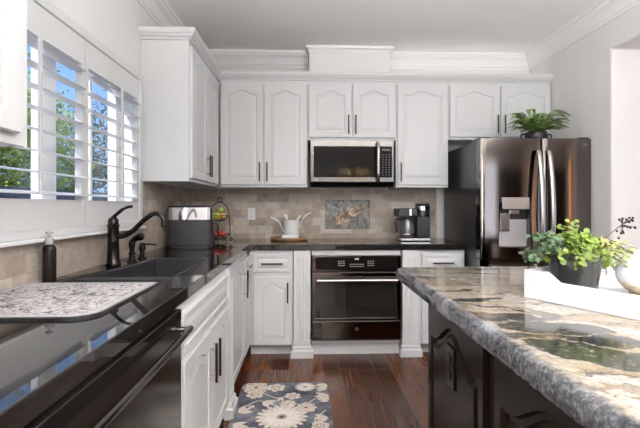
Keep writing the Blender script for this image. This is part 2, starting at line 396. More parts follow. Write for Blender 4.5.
struct('trim_1', sweep([(LX, RY), (LX, BY), (.02, BY)], CR, CEIL), M['trimwhite'])
struct('trim_2', sweep([(.80, BY), (RX, BY), (RX, RY)], CR, CEIL), M['trimwhite'])
# boxed duct chase above the microwave cabinet with its own slim moulding
struct('trim_3', mbox(.03, .775, 3.93, BY, 2.37, CEIL), M['trimwhite'])
CR2 = [(0, -.05), (.008, -.05), (.012, -.03), (.03, -.02), (.036, 0), (0, 0)]
struct('trim_4', sweep([(.03, BY), (.03, 3.93), (.775, 3.93), (.775, BY)], CR2, CEIL), M['trimwhite'])

# tiled splashbacks
struct('wall_tiled_back', cells([LX + .01, .185, .62, 1.255], [.92, 1.007, 1.29, 1.395], lambda i, j: not (i == 1 and j == 1), BY - .012, BY, lambda a, b, c: (a, c, b)), M['tile'])
bm = BM(); box(bm, LX, LX + .01, -.4, 2.825, .92, 1.085); box(bm, LX, LX + .01, 2.825, BY - .012, .92, 1.395)
struct('wall_tiled_left', bm, M['tile'])
struct('trim_5', mbox(1.256, 1.275, BY - .016, BY, .92, 1.395), mat('pencil_trim_travertine', (.55, .49, .43), .4, var=.1), bevel=.004)

# ---- the kitchen window with plantation shutters
w1 = thing('window_1', None, None, (LX, 2.03, 1.1)); w1['kind'] = 'structure'
def ww(bm): return shift(bm, -LX, -2.03, -1.1)
bm = BM(); x0, x1 = LX - .155, LX - .105
box(bm, x0, x1, WY0, WY1, WZ0, WZ0 + .05); box(bm, x0, x1, WY0, WY1, WZ1 - .05, WZ1)
box(bm, x0, x1, WY0, WY0 + .045, WZ0 + .05, WZ1 - .05); box(bm, x0, x1, WY1 - .045, WY1, WZ0 + .05, WZ1 - .05)
box(bm, x0, x1, 1.99, 2.10, WZ0 + .05, WZ1 - .05)
box(bm, x0 + .01, x1 - .01, 2.445, 2.468, WZ0 + .05, WZ1 - .05)
obj('window_sash', ww(bm), M['winwhite'], w1)
bm = BM(); box(bm, LX - .133, LX - .130, WY0 + .045, 1.99, WZ0 + .05, WZ1 - .05); box(bm, LX - .133, LX - .130, 2.10, WY1 - .045, WZ0 + .05, WZ1 - .05)
obj('window_pane', ww(bm), M['glass'], w1)
bm = BM()                                          # casing round the shutters
for (a, b, c, d) in ((1.20, 2.84, 2.045, 2.09), (1.20, 2.84, 1.10, 1.135)): box(bm, LX, LX + .028, a, b, c, d)
for (a, b) in ((1.20, 1.245), (2.795, 2.84)): box(bm, LX, LX + .028, a, b, 1.135, 2.045)
obj('window_casing', ww(bm), M['white'], w1, bevel=.005)
obj('window_sill', ww(mbox(LX, LX + .05, 1.18, 2.85, 1.085, 1.10)), M['trimwhite'], w1, bevel=.004)
for (pa, pb, oa, ob) in ((1.247, 2.123, 1.33, 2.092), (2.126, 2.793, 2.157, 2.765)):
    bm = BM(); xa, xb = LX - .012, LX + .020; za, zb = 1.137, 2.043; la, lb = 1.258, 1.915
    box(bm, xa, xb, pa, oa, za, zb); box(bm, xa, xb, ob, pb, za, zb); box(bm, xa, xb, oa, ob, za, la); box(bm, xa, xb, oa, ob, lb, zb)
    sh = obj('shutter_panel', ww(bm), M['white'], w1)
    for k in range(8):
        z = 1.285 + .0855 * k - 1.1; bm = BM(); n = 12; V = []
        for yy in (oa + .002, ob - .002):
            V.append([bm.verts.new((.004 + .0435 * cos(2 * pi * q / n), yy - 2.03, z + .0048 * sin(2 * pi * q / n) - .16 * .0435 * cos(2 * pi * q / n))) for q in range(n)])
        for q in range(n): bm.faces.new((V[0][q], V[0][(q + 1) % n], V[1][(q + 1) % n], V[1][q]))
        bm.faces.new(V[0]); bm.faces.new(V[1][::-1])
        obj('louver', bm, M['white'], sh, smooth=True)
    mid = (oa + ob) / 2
    obj('tilt_bar', ww(mbox(LX + .052, LX + .062, mid - .007, mid + .007, 1.275, 1.90)), M['white'], sh)

# other windows, behind the camera: they light the room
def plain_window(name, x0, x1, y0, y1, z0, z1, axis):
    w = thing(name, None, None, ((x0 + x1) / 2, (y0 + y1) / 2, z0)); w['kind'] = 'structure'; bm = BM(); t = .05; L = w.location
    if axis == 'y':
        for a, b, c, d in ((x0, x1, z0, z0 + t), (x0, x1, z1 - t, z1), (x0, x0 + t, z0 + t, z1 - t), (x1 - t, x1, z0 + t, z1 - t), ((x0 + x1) / 2 - .03, (x0 + x1) / 2 + .03, z0 + t, z1 - t)): box(bm, a, b, y0, y1, c, d)
    else:
        for a, b, c, d in ((y0, y1, z0, z0 + t), (y0, y1, z1 - t, z1), (y0, y0 + t, z0 + t, z1 - t), (y1 - t, y1, z0 + t, z1 - t), ((y0 + y1) / 2 - .03, (y0 + y1) / 2 + .03, z0 + t, z1 - t)): box(bm, x0, x1, a, b, c, d)
    obj('window_frame', shift(bm, -L.x, -L.y, -L.z), M['winwhite'], w)
    bm = BM()
    if axis == 'y': box(bm, x0 + t, x1 - t, (y0 + y1) / 2, (y0 + y1) / 2 + .004, z0 + t, z1 - t)
    else: box(bm, (x0 + x1) / 2, (x0 + x1) / 2 + .004, y0 + t, y1 - t, z0 + t, z1 - t)
    obj('window_pane', shift(bm, -L.x, -L.y, -L.z), M['glass'], w)
plain_window('window_2', 2.4, 3.9, RY - .14, RY - .07, .35, 2.35, 'y')
plain_window('window_4', FX + .06, FX + .13, -1.8, .4, .1, 2.4, 'x')  # frame and pane of the added patio door
plain_window('window_3', LX - .15, LX - .08, DY0, DY1, .45, 2.3, 'x')

# recessed ceiling lights (in the part of the ceiling behind the view)
canpos = [(.0, .6), (1.1, .6), (0, -1.0), (1.3, -1.0), (3.4, 0), (3.4, -2), (.1, -2.9), (4.9, 1.2)]
for i, (x, y) in enumerate(canpos):
    t = thing('recessed_light', 'round white recessed downlight in the ceiling', 'ceiling light', (x, y, CEIL), 0, 'recessed ceiling lights')
    bm = BM(); lathe(bm, [(.068, -.001), (.068, -.008), (.092, -.006), (.095, -.001)], 0, 0, 28); obj('trim_ring', bm, M['trimwhite'], t, smooth=True)
    bm = BM(); lathe(bm, [(0, -.002), (.066, -.002)], 0, 0, 28); obj('lens', bm, M['lens'], t)
    l = light('downlight', 'AREA', (x, y, CEIL - .012), (0, 0, 0), CAN_POWER, (1, .95, .88), .13)

# ------------------------------------------------------------------ outdoors seen through the window
struct('ground', mbox(-40, LX - .17, -6, 40, -.06, -.01), M['lawn'])
t = thing('garden_fence', 'dark grey board fence beyond the kitchen window', 'fence', (-6, 9, 0))
bm = BM()
for k in range(90): box(bm, -.015, .015, -7 + k * .2, -7 + k * .2 + .19, 0, 1.58)
obj('fence_boards', bm, M['fence'], t)
obj('top_rail', mbox(-.03, .04, -7, 11, 1.58, 1.62), M['fence'], t)
def tree(name, label, loc, rad, zc, zr, n, leafm, lsize, seed, nb=7, thick=.06):
    rnd = random.Random(seed); t = thing(name, label, 'tree', loc); bm = BM()
    tips = []
    tube(bm, bez([(0, 0, 0), (.05, .1, zc * .5), (0, 0, zc)], 4), [thick * 1.4 - k * thick * .07 for k in range(9)], 8)
    for k in range(nb):
        a = rnd.uniform(0, 2 * pi); r = rad * rnd.uniform(.6, 1.0); z = zc + zr * rnd.uniform(-.7, .95)
        e = (r * cos(a), r * sin(a), z); z0 = zc * rnd.uniform(.35, .95)
        pts = bez([(0, 0, z0), (e[0] * .5, e[1] * .5, z0 + (z - z0) * .65), e], 4); tube(bm, pts, [thick * .55 - i * thick * .055 for i in range(len(pts))], 6); tips += pts[3:]
    obj('trunk', bm, M['bark'], t, smooth=True)
    bm = BM()
    for k in range(n):
        if k % 3: c = rnd.choice(tips) + Vector([rnd.gauss(0, rad * .16) for _ in range(3)])
        else:
            a = rnd.uniform(0, 2 * pi); u = rnd.uniform(-1, 1); q = rnd.uniform(.2, 1) ** .5; s = math.sqrt(1 - u * u)
            c = Vector((rad * q * s * cos(a), rad * q * s * sin(a), zc + zr * q * u))
        d = Vector((rnd.gauss(0, 1), rnd.gauss(0, 1), rnd.gauss(0, .7))).normalized(); w = d.orthogonal().normalized()
        L = lsize * rnd.uniform(.6, 1.3); vs = [bm.verts.new(c), bm.verts.new(c + d * L * .5 + w * L * .26), bm.verts.new(c + d * L), bm.verts.new(c + d * L * .5 - w * L * .26)]
        bm.faces.new(vs)
    obj('foliage', bm, leafm, t); return t
tree('leafy_tree', 'sunlit yellow-green leafy tree behind the fence, left half of the kitchen window', (-8.0, 11.2, 0), 2.3, 2.6, 2.2, 22000, M['treeleaf'], .115, 3, 16, .09)
tree('leafy_tree', 'sparse dark green tree against blue sky, right half of the kitchen window', (-8.6, 15.9, 0), 2.0, 2.9, 2.2, 9000, M['treedark'], .11, 5, 14, .06)
tree('leafy_tree', 'second yellow-green tree further left behind the fence', (-8.9, 6.3, 0), 2.0, 2.4, 2.1, 12000, M['treeleaf'], .12, 9, 12, .09)

# ------------------------------------------------------------------ cabinetry
def door_bm(w, h, t=.02, fr=.052, arch=True, rise=.04, gd=.0055):
    """raised-panel door, centre at x=0, z from 0, front facing -y"""
    bm = BM(); n = 24 if arch else 2
    def ring(ins, y, ar, extra=0):
        hw = w / 2 - ins; bot = []; top = []
        for i in range(n + 1):
            u = -1 + 2 * i / n; x = u * hw; q = 0
            if ar:
                s = min(1, abs(u) / .82); q = (1 - (.5 + .5 * cos(pi * s)) ** .85) * rise
            bot.append(bm.verts.new((x, y, ins))); top.append(bm.verts.new((x, y, h - ins - q)))
        return bot + top[::-1]
    Rg = [ring(0, 0, False), ring(0, -t + .003, False), ring(.003, -t, False), ring(fr, -t, arch), ring(fr + .005, -t + gd, arch), ring(fr + .011 + (gd - .0055), -t + gd, arch), ring(fr + .034, -t + .001, arch)]
    for a, b in zip(Rg, Rg[1:]):
        L = len(a)
        for k in range(L): bm.faces.new((a[k], a[(k + 1) % L], b[(k + 1) % L], b[k]))
    for rg in (Rg[0], Rg[-1]):
        L = len(rg)
        for i in range(n): bm.faces.new((rg[i], rg[i + 1], rg[L - 2 - i], rg[L - 1 - i]))
    return bm
def pull(parent, x, y, z, L=.165, vertical=True, m=None, off=.030):
    bm = BM(); a = L / 2
    if vertical:
        tube(bm, [(x, y - off, z - a), (x, y - off, z + a)], .0062, 10)
        for s in (-.7, .7): tube(bm, [(x, y + .0005, z + s * a), (x, y - off, z + s * a)], .0042, 8, mi=1)
    else:
        tube(bm, [(x - a, y - off, z), (x + a, y - off, z)], .0062, 10)
        for s in (-.7, .7): tube(bm, [(x + s * a, y + .0005, z), (x + s * a, y - off, z)], .0042, 8, mi=1)
    return obj('handle', bm, [m or M['pull'], M['post']], parent, smooth=True)
def cabinet(name, label, loc, rotz, w, d, h, doors=(), drawers=(), toe=0, m=None, cat='cabinet', arch=True, group=None, body=True, hollow=False):
    """doors: (x0,x1,z0,z1,handle_x|None,handle_z,L) ; drawers: (x0,x1,z0,z1,handle 'bar'/'false'/'knob')"""
    m = m or M['white']; t = thing(name, label, cat, loc, rotz, group)
    if hollow:      # open shell that reaches round behind the pilaster, so that the sink hangs free inside it
        hw = w / 2; plan = {(0, j) for j in range(5)} | {(i, 0) for i in range(3)} | {(2, 0), (2, 1), (2, 2), (3, 2), (4, 2), (4, 3), (4, 4)} | {(i, 4) for i in range(5)}
        obj('body', cells([-hw, -hw + .018, hw - .018, hw, hw + .113, hw + .129], [0, .018, .112, .13, d - .018, d], lambda i, j: (i, j) in plan, toe, h), m, t)
    elif body: obj('body', mbox(-w / 2, w / 2, 0, d, toe, h), m, t)
    if toe: obj('toe_kick', mbox(-w / 2, w / 2, .075, d, 0, toe), m, t)
    for (a, b, z0, z1, hx, hz, L) in doors:
        dr = obj('door', door_bm(b - a, z1 - z0, arch=arch), m, t); dr.location = ((a + b) / 2, -.0005, z0)
        if hx is not None: pull(dr, hx - (a + b) / 2, -.02, hz - z0, L)
    for (a, b, z0, z1, kind) in drawers:
        dr = obj('drawer' if kind != 'false' else 'drawer_front', door_bm(b - a, z1 - z0, fr=.022, arch=False), m, t); dr.location = ((a + b) / 2, -.0005, z0)
        if kind == 'bar': pull(dr, 0, -.02, (z1 - z0) / 2, min(.17, (b - a) * .6), vertical=False)
        if kind == 'bar_small': pull(dr, 0, -.02, (z1 - z0) / 2, .1, vertical=False)
    return t
UZ, UT, UF = 1.395, 2.335, 3.77
UD = BY - UF - .002
# upper row on the back wall
def upper(label, xa, xb, z0, hs):
    w = xb - xa; ds = []; n = len(hs); ww_ = (w - .024 - .012 * (n - 1)) / n; a = -w / 2 + .012
    for k, (hside) in enumerate(hs):
        p, q = a + k * (ww_ + .012), a + k * (ww_ + .012) + ww_
        ds.append((p, q, .022, UT - z0 - .035, (q - .026) if hside == 'r' else (p + .026), .133, .165))
    return cabinet('wall_cabinet', label, ((xa + xb) / 2, UF, z0), 0, w - .001, UD, UT - z0, ds, group=None)
upper('tall white two-door wall cabinet with arched panels left of the microwave', -.755, .012, UZ, ['r', 'l'])
upper('short white two-door wall cabinet directly above the microwave', .013, .797, 1.812, ['r', 'l'])
upper('single-door white wall cabinet between the microwave and the fridge', .798, 1.268, UZ, ['l'])
upper('short white two-door wall cabinet above the fridge', 1.269, 2.199, 1.822, ['r', 'l'])
# wall cabinet on the left wall, front facing +X
LUD = -.78 - LX - .012
cabinet('wall_cabinet', 'white wall cabinet on the left wall between the window and the corner', (-.78, (2.872 + 3.768) / 2, UZ), R(90), 3.768 - 2.872, LUD + .010, UT - UZ,
        [(-.436, -.012, .022, .905, -.038, .14, .165), (0, .424, .022, .905, .026, .14, .165)])
# near wall cabinet at the left edge of the picture
cabinet('wall_cabinet', 'white wall cabinet at the left edge nearest the viewer, before the window', (-.78, .72, UZ), R(90), 1.0, LUD + .010, 1.0,
        [(-.49, -.012, .03, .96, -.04, .14, .165), (0, .445, .03, .96, .026, .14, .165)])
# crown on the cabinets
CC = [(0, 0), (.012, .001), (.016, .012), (.03, .022), (.036, .034), (.042, .036), (.048, .050), (.050, .068), (-.02, .068), (-.02, 0)]
struct('trim_6', sweep([(LX + .002, 2.872), (-.78, 2.872), (-.78, UF), (RX - .002, UF)], CC, UT), M['white'])

# base cabinets, back run
BF = 3.49; CB = .868; BD = BY - BF - .002
cabinet('base_cabinet', 'white base cabinet, one drawer over an arched door, left of the oven', (-.283, BF, 0), 0, .353, BD, CB,
        [(-.145, .163, .10, .655, .135, .53, .165)], [(-.145, .163, .692, .835, 'bar')], toe=.095)
cabinet('base_cabinet', 'white base cabinet with drawer and door right of the oven beside the fridge', (1.121, BF, 0), 0, .376, BD, CB,
        [(-.17, .17, .10, .655, .14, .53, .165)], [(-.17, .17, .692, .835, 'bar')], toe=.095)
t = cabinet('oven_cabinet', 'white cabinet frame around the built-in oven', (.411, BF, 0), 0, .74, BD, CB, body=False, cat='cabinet')
obj('top_rail', mbox(-.365, .365, -.01, BD, .830, CB), M['white'], t); obj('bottom_rail', mbox(-.365, .365, -.01, BD, .115, .135), M['white'], t)
obj('kick_panel', mbox(-.365, .365, .05, .07, 0, .115), M['white'], t)
def pilaster(label, loc, rotz, w, dp=.03):
    t = thing('cabinet_pilaster', label, 'pilaster', loc, rotz); bm = BM(); d0 = .10
    pts = [(-w / 2, d0), (-w / 2, -dp)]; m_ = .026; nf = 3; fw = (w - 2 * m_) / nf
    for k in range(nf):
        c = -w / 2 + m_ + (k + .5) * fw
        for q in range(7): a = pi * q / 6; pts.append((c - fw * .36 * cos(a), -dp + .0035 * sin(a)))
    pts += [(w / 2, -dp), (w / 2, d0)]
    V = [[bm.verts.new((x, y, z)) for x, y in pts] for z in (.14, .80)]
    for k in range(len(pts)): l = (k + 1) % len(pts); bm.faces.new((V[0][k], V[0][l], V[1][l], V[1][k]))
    bm.faces.new(V[0]); bm.faces.new(V[1][::-1]); box(bm, -w / 2, w / 2, -dp, d0, .80, CB)
    obj('shaft', bm, M['white'], t)
    bm = BM(); prof = [(0, .002), (.024, .002), (.024, .058), (.014, .066), (.012, .088), (.004, .096), (.003, .14), (0, .14)]
    hw = w / 2
    rings = [[bm.verts.new(q) for q in ((-hw, d0, z), (-hw, -.001, z), (-hw - o, -.001, z), (-hw - o, -dp - o, z), (hw + o, -dp - o, z), (hw + o, -.001, z), (hw, -.001, z), (hw, d0, z))] for o, z in prof[1:7]]
    for a, b in zip(rings, rings[1:]):
        for k in range(8): bm.faces.new((a[k], a[(k + 1) % 8], b[(k + 1) % 8], b[k]))
    bm.faces.new(rings[0]); bm.faces.new(rings[-1][::-1])
    obj('plinth', bm, M['white'], t); return t
pilaster('fluted white pilaster with plinth foot at the left side of the oven', (-.0325, BF, 0), 0, .134)
pilaster('fluted white pilaster with plinth foot at the right side of the oven', (.856, BF, 0), 0, .134)

# base cabinets, left run, fronts facing +X
XF = -.475
def lcab(name, label, ya, yb, **k):
    return cabinet(name, label, (XF, (ya + yb) / 2, 0), R(90), yb - ya - .001, -LX + XF - .004, CB, toe=.095, **k)
t = lcab('sink_cabinet', 'white sink base cabinet with two arched doors under a false drawer front', 1.562, 2.478,
     doors=[(-.445, .0, .10, .655, -.035, .505, .18), (.008, .445, .10, .655, .045, .505, .18)], drawers=[(-.445, .445, .692, .835, 'false')], hollow=True)
t.location.x = XF + .012; [setattr(c, 'location', c.location) for c in t.children]
lp = pilaster('fluted white pilaster with plinth foot between the sink cabinet and the corner cabinet', (XF + .005, 2.545, 0), R(90), .125)
lcab('base_cabinet', 'white base cabinet with arched door and small drawer, between sink and oven corner', 2.612, 3.46,
     doors=[(-.41, .13, .10, .835, .09, .66, .2)], drawers=[(.15, .41, .692, .835, 'bar_small'), (.15, .41, .10, .655, 'false')])
lcab('base_cabinet', 'white base cabinet in front of the dishwasher nearest the viewer', -.4, .70, doors=[(-.5, -.01, .10, .835, -.04, .66, .165), (.01, .5, .10, .835, .04, .66, .165)])

# dishwasher
t = thing('dishwasher', 'black dishwasher with a dark metal bar handle under the left counter', 'dishwasher', (XF, 1.13, 0), R(90))
obj('body', mbox(-.42, .42, 0, .60, .10, .864), M['black'], t); obj('toe_kick', mbox(-.42, .42, .06, .6, 0, .10), M['black'], t)
dd = obj('door', mbox(-.418, .418, -.028, -.0005, .11, .862), mat('dishwasher_door', (.03, .026, .024), .16, .6), t, bevel=.004)
bm = BM(); tube(bm, bez([(-.385, -.028, .795), (-.385, -.058, .795), (-.37, -.066, .795), (0, -.070, .795), (.37, -.066, .795), (.385, -.058, .795), (.385, -.028, .795)], 6), .011, 12)
obj('handle', bm, M['bsteel'], dd, smooth=True)
obj('control_strip', mbox(-.41, .41, -.030, -.0285, .825, .860), M['bglass'], dd)

# ------------------------------------------------------------------ black granite worktop (L shape, cut out for the sink)
SX0, SX1, SY0, SY1 = -.925, -.575, 1.585, 2.60
def sxl(y):
    for (ya, xa), (yb, xb) in zip(SL, SL[1:]):
        if y <= yb: return xa + (xb - xa) * (y - ya) / (yb - ya)
    return SL[-1][1]
SL = [(SY0, -1.04), (1.86, -1.035), (1.97, -1.01), (2.14, -.945), (2.30, -.93), (SY1, -.92)]
xs = [LX + .011, SX0, SX1, -.455, 1.318]; ys2 = [-.4] + [p[0] for p in SL] + [3.455, BY - .013]; NS = len(SL)
def ct(i, j):
    if i == 3: return j == NS + 1
    if i == 1 and 1 <= j < NS: return False
    return True
tag(obj('worktop', cells(xs, ys2, ct, .87, .92, lambda a, b, c: (sxl(b) if a == SX0 and SY0 <= b <= SY1 else a, b, c)), M['bgranite'], bevel=.004), 'polished black granite worktop running round the left and back walls', 'worktop')
# sink
t = thing('kitchen_sink', 'black composite double-bowl sink set in the left worktop', 'sink', ((SX0 + SX1) / 2, (SY0 + SY1) / 2, .66))
hx, hy = (SX1 - SX0) / 2 - .002, (SY1 - SY0) / 2 - .002; tk = .020; dv = 1.915 - (SY0 + SY1) / 2; mx_, my_ = (SX0 + SX1) / 2, (SY0 + SY1) / 2
yb_ = [-hy, -hy + tk, 1.80 - my_, dv - .035, dv + .035, 2.14 - my_, 2.30 - my_, hy - tk, hy]
def bmap(a, b, c): return ((sxl(b + my_) - mx_ + .002, sxl(b + my_) - mx_ + .002 + tk, hx - tk, hx)[a], b, c)
bm = cells([0, 1, 2, 3], yb_, lambda i, j: True, 0, .02, bmap)
for inc, za, zb in ((lambda i, j: i != 1 or j in (0, 7), .02, .257), (lambda i, j: i == 1 and j == 3, .02, .251)):
    b2 = cells([0, 1, 2, 3], yb_, inc, za, zb, bmap); me_ = bpy.data.meshes.new('tmp'); b2.to_mesh(me_); b2.free(); bm.from_mesh(me_); bpy.data.meshes.remove(me_)
obj('basin', bm, M['sink'], t, bevel=.004)
for yy in (dv / 2 + hy / 2, dv / 2 - hy / 2):
    bm = BM(); lathe(bm, [(0, .022), (.02, .0215), (.04, .024), (.045, .0205)], 0, yy, 20); obj('drain', bm, M['bronze'], t, smooth=True)

# faucet
fx, fy = -1.005, 2.26
t = thing('kitchen_faucet', 'oil-rubbed bronze kitchen faucet with swan spout and top lever', 'faucet', (fx, fy, .92))
bm = BM(); lathe(bm, [(0, .0005), (.036, .0005), (.037, .008), (.031, .016), (.030, .07), (.027, .12), (.0285, .124), (.0285, .132), (.027, .137), (.028, .20), (.031, .205), (.031, .212), (.026, .217), (.026, .235), (.022, .245), (.012, .252), (0, .253)], 0, 0, 24)
obj('body', bm, M['bronze'], t, smooth=True)
bm = BM(); sp = bez([(.02, 0, .150), (.055, 0, .155), (.10, 0, .180), (.16, 0, .238), (.205, 0, .268), (.235, 0, .268), (.256, 0, .245), (.262, 0, .228)], 6)
tube(bm, sp, [.0135 - .00005 * k for k in range(len(sp))], 14); lathe(bm, [(.015, .2), (.0165, .222), (.0155, .232)], .262, 0, 14)
obj('spout', bm, M['bronze'], t, smooth=True)
bm = BM(); lv = bez([(0, 0, .248), (.012, 0, .262), (.045, 0, .290), (.075, 0, .304), (.098, 0, .308)], 5)
tube(bm, lv, [.013] * 3 + [.0095] * 8 + [.0075] * (len(lv) - 11), 10); obj('lever', bm, M['bronze'], t, smooth=True)
t = thing('side_sprayer', 'bronze side sprayer with bent head beside the faucet', 'sprayer', (-.965, 2.40, .92))
bm = BM(); lathe(bm, [(0, .0005), (.026, .0005), (.026, .006), (.018, .012), (.016, .04), (.02, .045), (.02, .05), (.014, .055)], 0, 0, 20); obj('base', bm, M['bronze'], t, smooth=True)
bm = BM(); tube(bm, bez([(0, 0, .05), (0, 0, .085), (.004, 0, .115), (.03, 0, .135), (.062, 0, .142)], 5), [.013, .013, .0135, .014, .015, .017, .018, .018, .018, .017, .016, .016, .016, .017, .018, .019, .02, .021, .021, .02, .018], 14)
obj('spray_head', bm, M['bronze'], t, smooth=True)
t = thing('soap_pump', 'small bronze built-in soap pump behind the sink, right of the sprayer', 'soap dispenser', (-.97, 2.56, .92))
bm = BM(); lathe(bm, [(0, .0005), (.025, .0005), (.025, .006), (.014, .012), (.013, .045), (.019, .05), (.019, .075), (.014, .08), (.014, .092), (0, .093)], 0, 0, 20); obj('pump_body', bm, M['bronze'], t, smooth=True)
bm = BM(); tube(bm, [(0, 0, .082), (.03, 0, .084), (.085, 0, .080)], [.006, .0055, .0045], 8); obj('nozzle', bm, M['bronze'], t, smooth=True)

# amber soap bottle
t = thing('soap_bottle', 'dark brown soap bottle with clear top under the window', 'bottle', (-1.04, 1.765, .92))
bm = BM(); lathe(bm, [(0, .0005), (.0225, .0005), (.025, .004), (.025, .135), (.022, .147), (.014, .153), (.014, .158)], 0, 0, 24); obj('bottle_body', bm, M['amber'], t, smooth=True)
bm = BM(); lathe(bm, [(.016, .155), (.0165, .178), (.012, .182), (.006, .184), (.006, .197), (.013, .198), (.013, .206), (0, .207)], 0, 0, 18); obj('pump_cap', bm, M['clearcap'], t, smooth=True, label='clear plastic cap')

# drying mat
bm = BM(); x0, x1, y0, y1, r = -1.085, -.580, 1.175, 1.715, .07
pts = []
for cx, cy, a0 in ((x1 - r, y0 + r, -90), (x1 - .012, y1 - .012, 0), (x0 + .02, y1 - .02, 90), (x0 + .02, y0 + .02, 180)):
    rr = r if a0 == -90 else (.012 if a0 == 0 else .02)
    for q in range(9): a = R(a0 + q * 11.25); pts.append((cx + rr * cos(a), cy + rr * sin(a)))
def ringz(bm, P, s, z, c):
    out = []
    for x, y in P:
        dx, dy = x - c[0], y - c[1]; L = math.hypot(dx, dy); out.append(bm.verts.new((c[0] + dx * (1 - s / L), c[1] + dy * (1 - s / L), z)))
    return out
cc = ((x0 + x1) / 2, (y0 + y1) / 2)
A = ringz(bm, pts, 0, .9205, cc); B = ringz(bm, pts, 0, .9265, cc); C_ = ringz(bm, pts, .006, .929, cc); D_ = ringz(bm, pts, .014, .929, cc); E_ = ringz(bm, pts, .040, .929, cc); F_ = ringz(bm, pts, .046, .929, cc)
for (a, b, mi) in ((A, B, 1), (B, C_, 1), (C_, D_, 3), (D_, E_, 2), (E_, F_, 3)):
    for k in range(len(a)): bm.faces.new((a[k], a[(k + 1) % len(a)], b[(k + 1) % len(a)], b[k])).material_index = mi
bm.faces.new(F_); bm.faces.new(A[::-1]).material_index = 1
tag(obj('drying_mat', shift(bm, 0, 0, 0), [M['mat'], M['black'], mat('mat_border', (.40, .385, .38), .85, var=.35, vscale=70), mat('mat_line', (.28, .26, .27), .85)]), 'patterned grey and cream drying mat with dark edge on the left worktop', 'mat')

# countertop cooker
t = thing('countertop_cooker', 'charcoal countertop cooker with polished steel upper band in the left corner', 'appliance', (-.885, 3.33, .92), R(8))
def rbox(bm, hw, hd, r, z0, z1, mi=0, n=6, taper=0):
    P = []
    for cx, cy, a0 in ((hw - r, hd - r, 0), (-hw + r, hd - r, 90), (-hw + r, -hd + r, 180), (hw - r, -hd + r, 270)):
        for q in range(n + 1): a = R(a0 + 90 * q / n); P.append((cx + r * cos(a), cy + r * sin(a)))
    V = [[bm.verts.new((x * (1 - taper * k), y * (1 - taper * k), z)) for x, y in P] for k, z in enumerate((z0, z1))]
    for k in range(len(P)): l = (k + 1) % len(P); bm.faces.new((V[0][k], V[0][l], V[1][l], V[1][k])).material_index = mi
    bm.faces.new(V[0]).material_index = mi; bm.faces.new(V[1][::-1]).material_index = mi
bm = BM(); rbox(bm, .155, .115, .04, .001, .022); obj('base', bm, M['black'], t, smooth=True)
bm = BM(); rbox(bm, .170, .130, .05, .022, .205); obj('lower_body', bm, M['charcoal'], t, bevel=.004)
bm = BM(); rbox(bm, .168, .128, .05, .205, .300); obj('upper_band', bm, M['chrome'], t, bevel=.003, label='polished steel band')
bm = BM(); rbox(bm, .160, .120, .045, .300, .312, taper=.04); obj('lid', bm, M['black'], t, bevel=.003)
bm = BM(); tube(bm, bez([(.168, -.04, .175), (.195, -.05, .172), (.205, -.055, .15), (.203, -.05, .10), (.200, -.045, .07)], 5), .0085, 8); obj('handle', bm, M['black'], t, smooth=True)

# fruit basket
t = thing('fruit_basket', 'black wire two-tier fruit stand with scrolls behind the cooker', 'basket', (-.735, 3.66, .92))
bm = BM(); wr = .0045
tube(bm, bez([(-.10, 0, .035), (-.095, 0, .18), (-.075, 0, .285), (-.03, 0, .335), (0, 0, .342), (.035, 0, .33), (.07, 0, .28), (.085, 0, .17), (.088, 0, .035)], 6), wr, 8)
tube(bm, [(.020 * cos(2 * pi * k / 16), 0, .362 + .020 * sin(2 * pi * k / 16)) for k in range(17)], wr, 8)
obj('frame', bm, M['black'], t, smooth=True)
for (z, r) in ((.035, .085), (.195, .075)):
    bm = BM()
    for rr, zz in ((r, z + .035), (r * .8, z + .005), (r * .4, z - .01)): tube(bm, [(rr * cos(2 * pi * k / 24), rr * sin(2 * pi * k / 24), zz) for k in range(25)], .003, 6)
    for k in range(12):
        a = 2 * pi * k / 12; tube(bm, [(q * cos(a), q * sin(a), zz) for q, zz in ((.01, z - .012), (r * .4, z - .01), (r * .8, z + .005), (r, z + .035))], .0022, 6)
    obj('tier', bm, M['black'], t, smooth=True)
for s, x0_ in ((1, .088), (-1, -.088), (1, .03)):
    bm = BM(); tube(bm, [(x0_ + s * (.02 + .018 * (1 - k / 22) * cos(k * .45)), -.075, .03 + .02 * (1 - k / 22) * sin(k * .45)) for k in range(20)], .0045, 6); obj('scroll', bm, M['black'], t, smooth=True)
for k in range(3): a = 2 * pi * k / 3 + .5; bm = BM(); tube(bm, [(.05 * cos(a), .05 * sin(a), .02), (.07 * cos(a), .07 * sin(a), .0045)], .004, 6); obj('foot', bm, M['black'], t, smooth=True)
for (dx, dy, z, r, m_, sz, lab, k) in ((-.025, -.01, .223, .034, 'yellowgreen', 1.05, 'green apple on the left in the upper tier of the wire fruit stand', 'apple'), (.030, -.012, .220, .030, 'orange', 1, 'orange fruit on the right in the upper tier of the wire fruit stand', 'orange'),
                                 (.028, -.02, .068, .034, 'red', .95, 'red apple on the right in the lower tier of the wire fruit stand', 'apple'), (-.03, .015, .068, .034, 'red', .95, 'red apple on the left in the lower tier of the wire fruit stand', 'apple'), (.006, .008, .276, .024, 'yellowgreen', 1, 'small green pear stacked on top in the wire fruit stand', 'pear')):
    bm = BM(); sphere(bm, (0, 0, 0), r, 18, 12, sz); f = obj(k, bm, M[m_], smooth=True); f.location = (-.735 + dx, 3.66 + dy, .92 + z)
    tag(f, lab, 'fruit')
    bm = BM(); tube(bm, [(0, 0, r * sz * .9), (.003, 0, r * sz + .012)], .0018, 6); obj('stalk', bm, M['stem'], f)

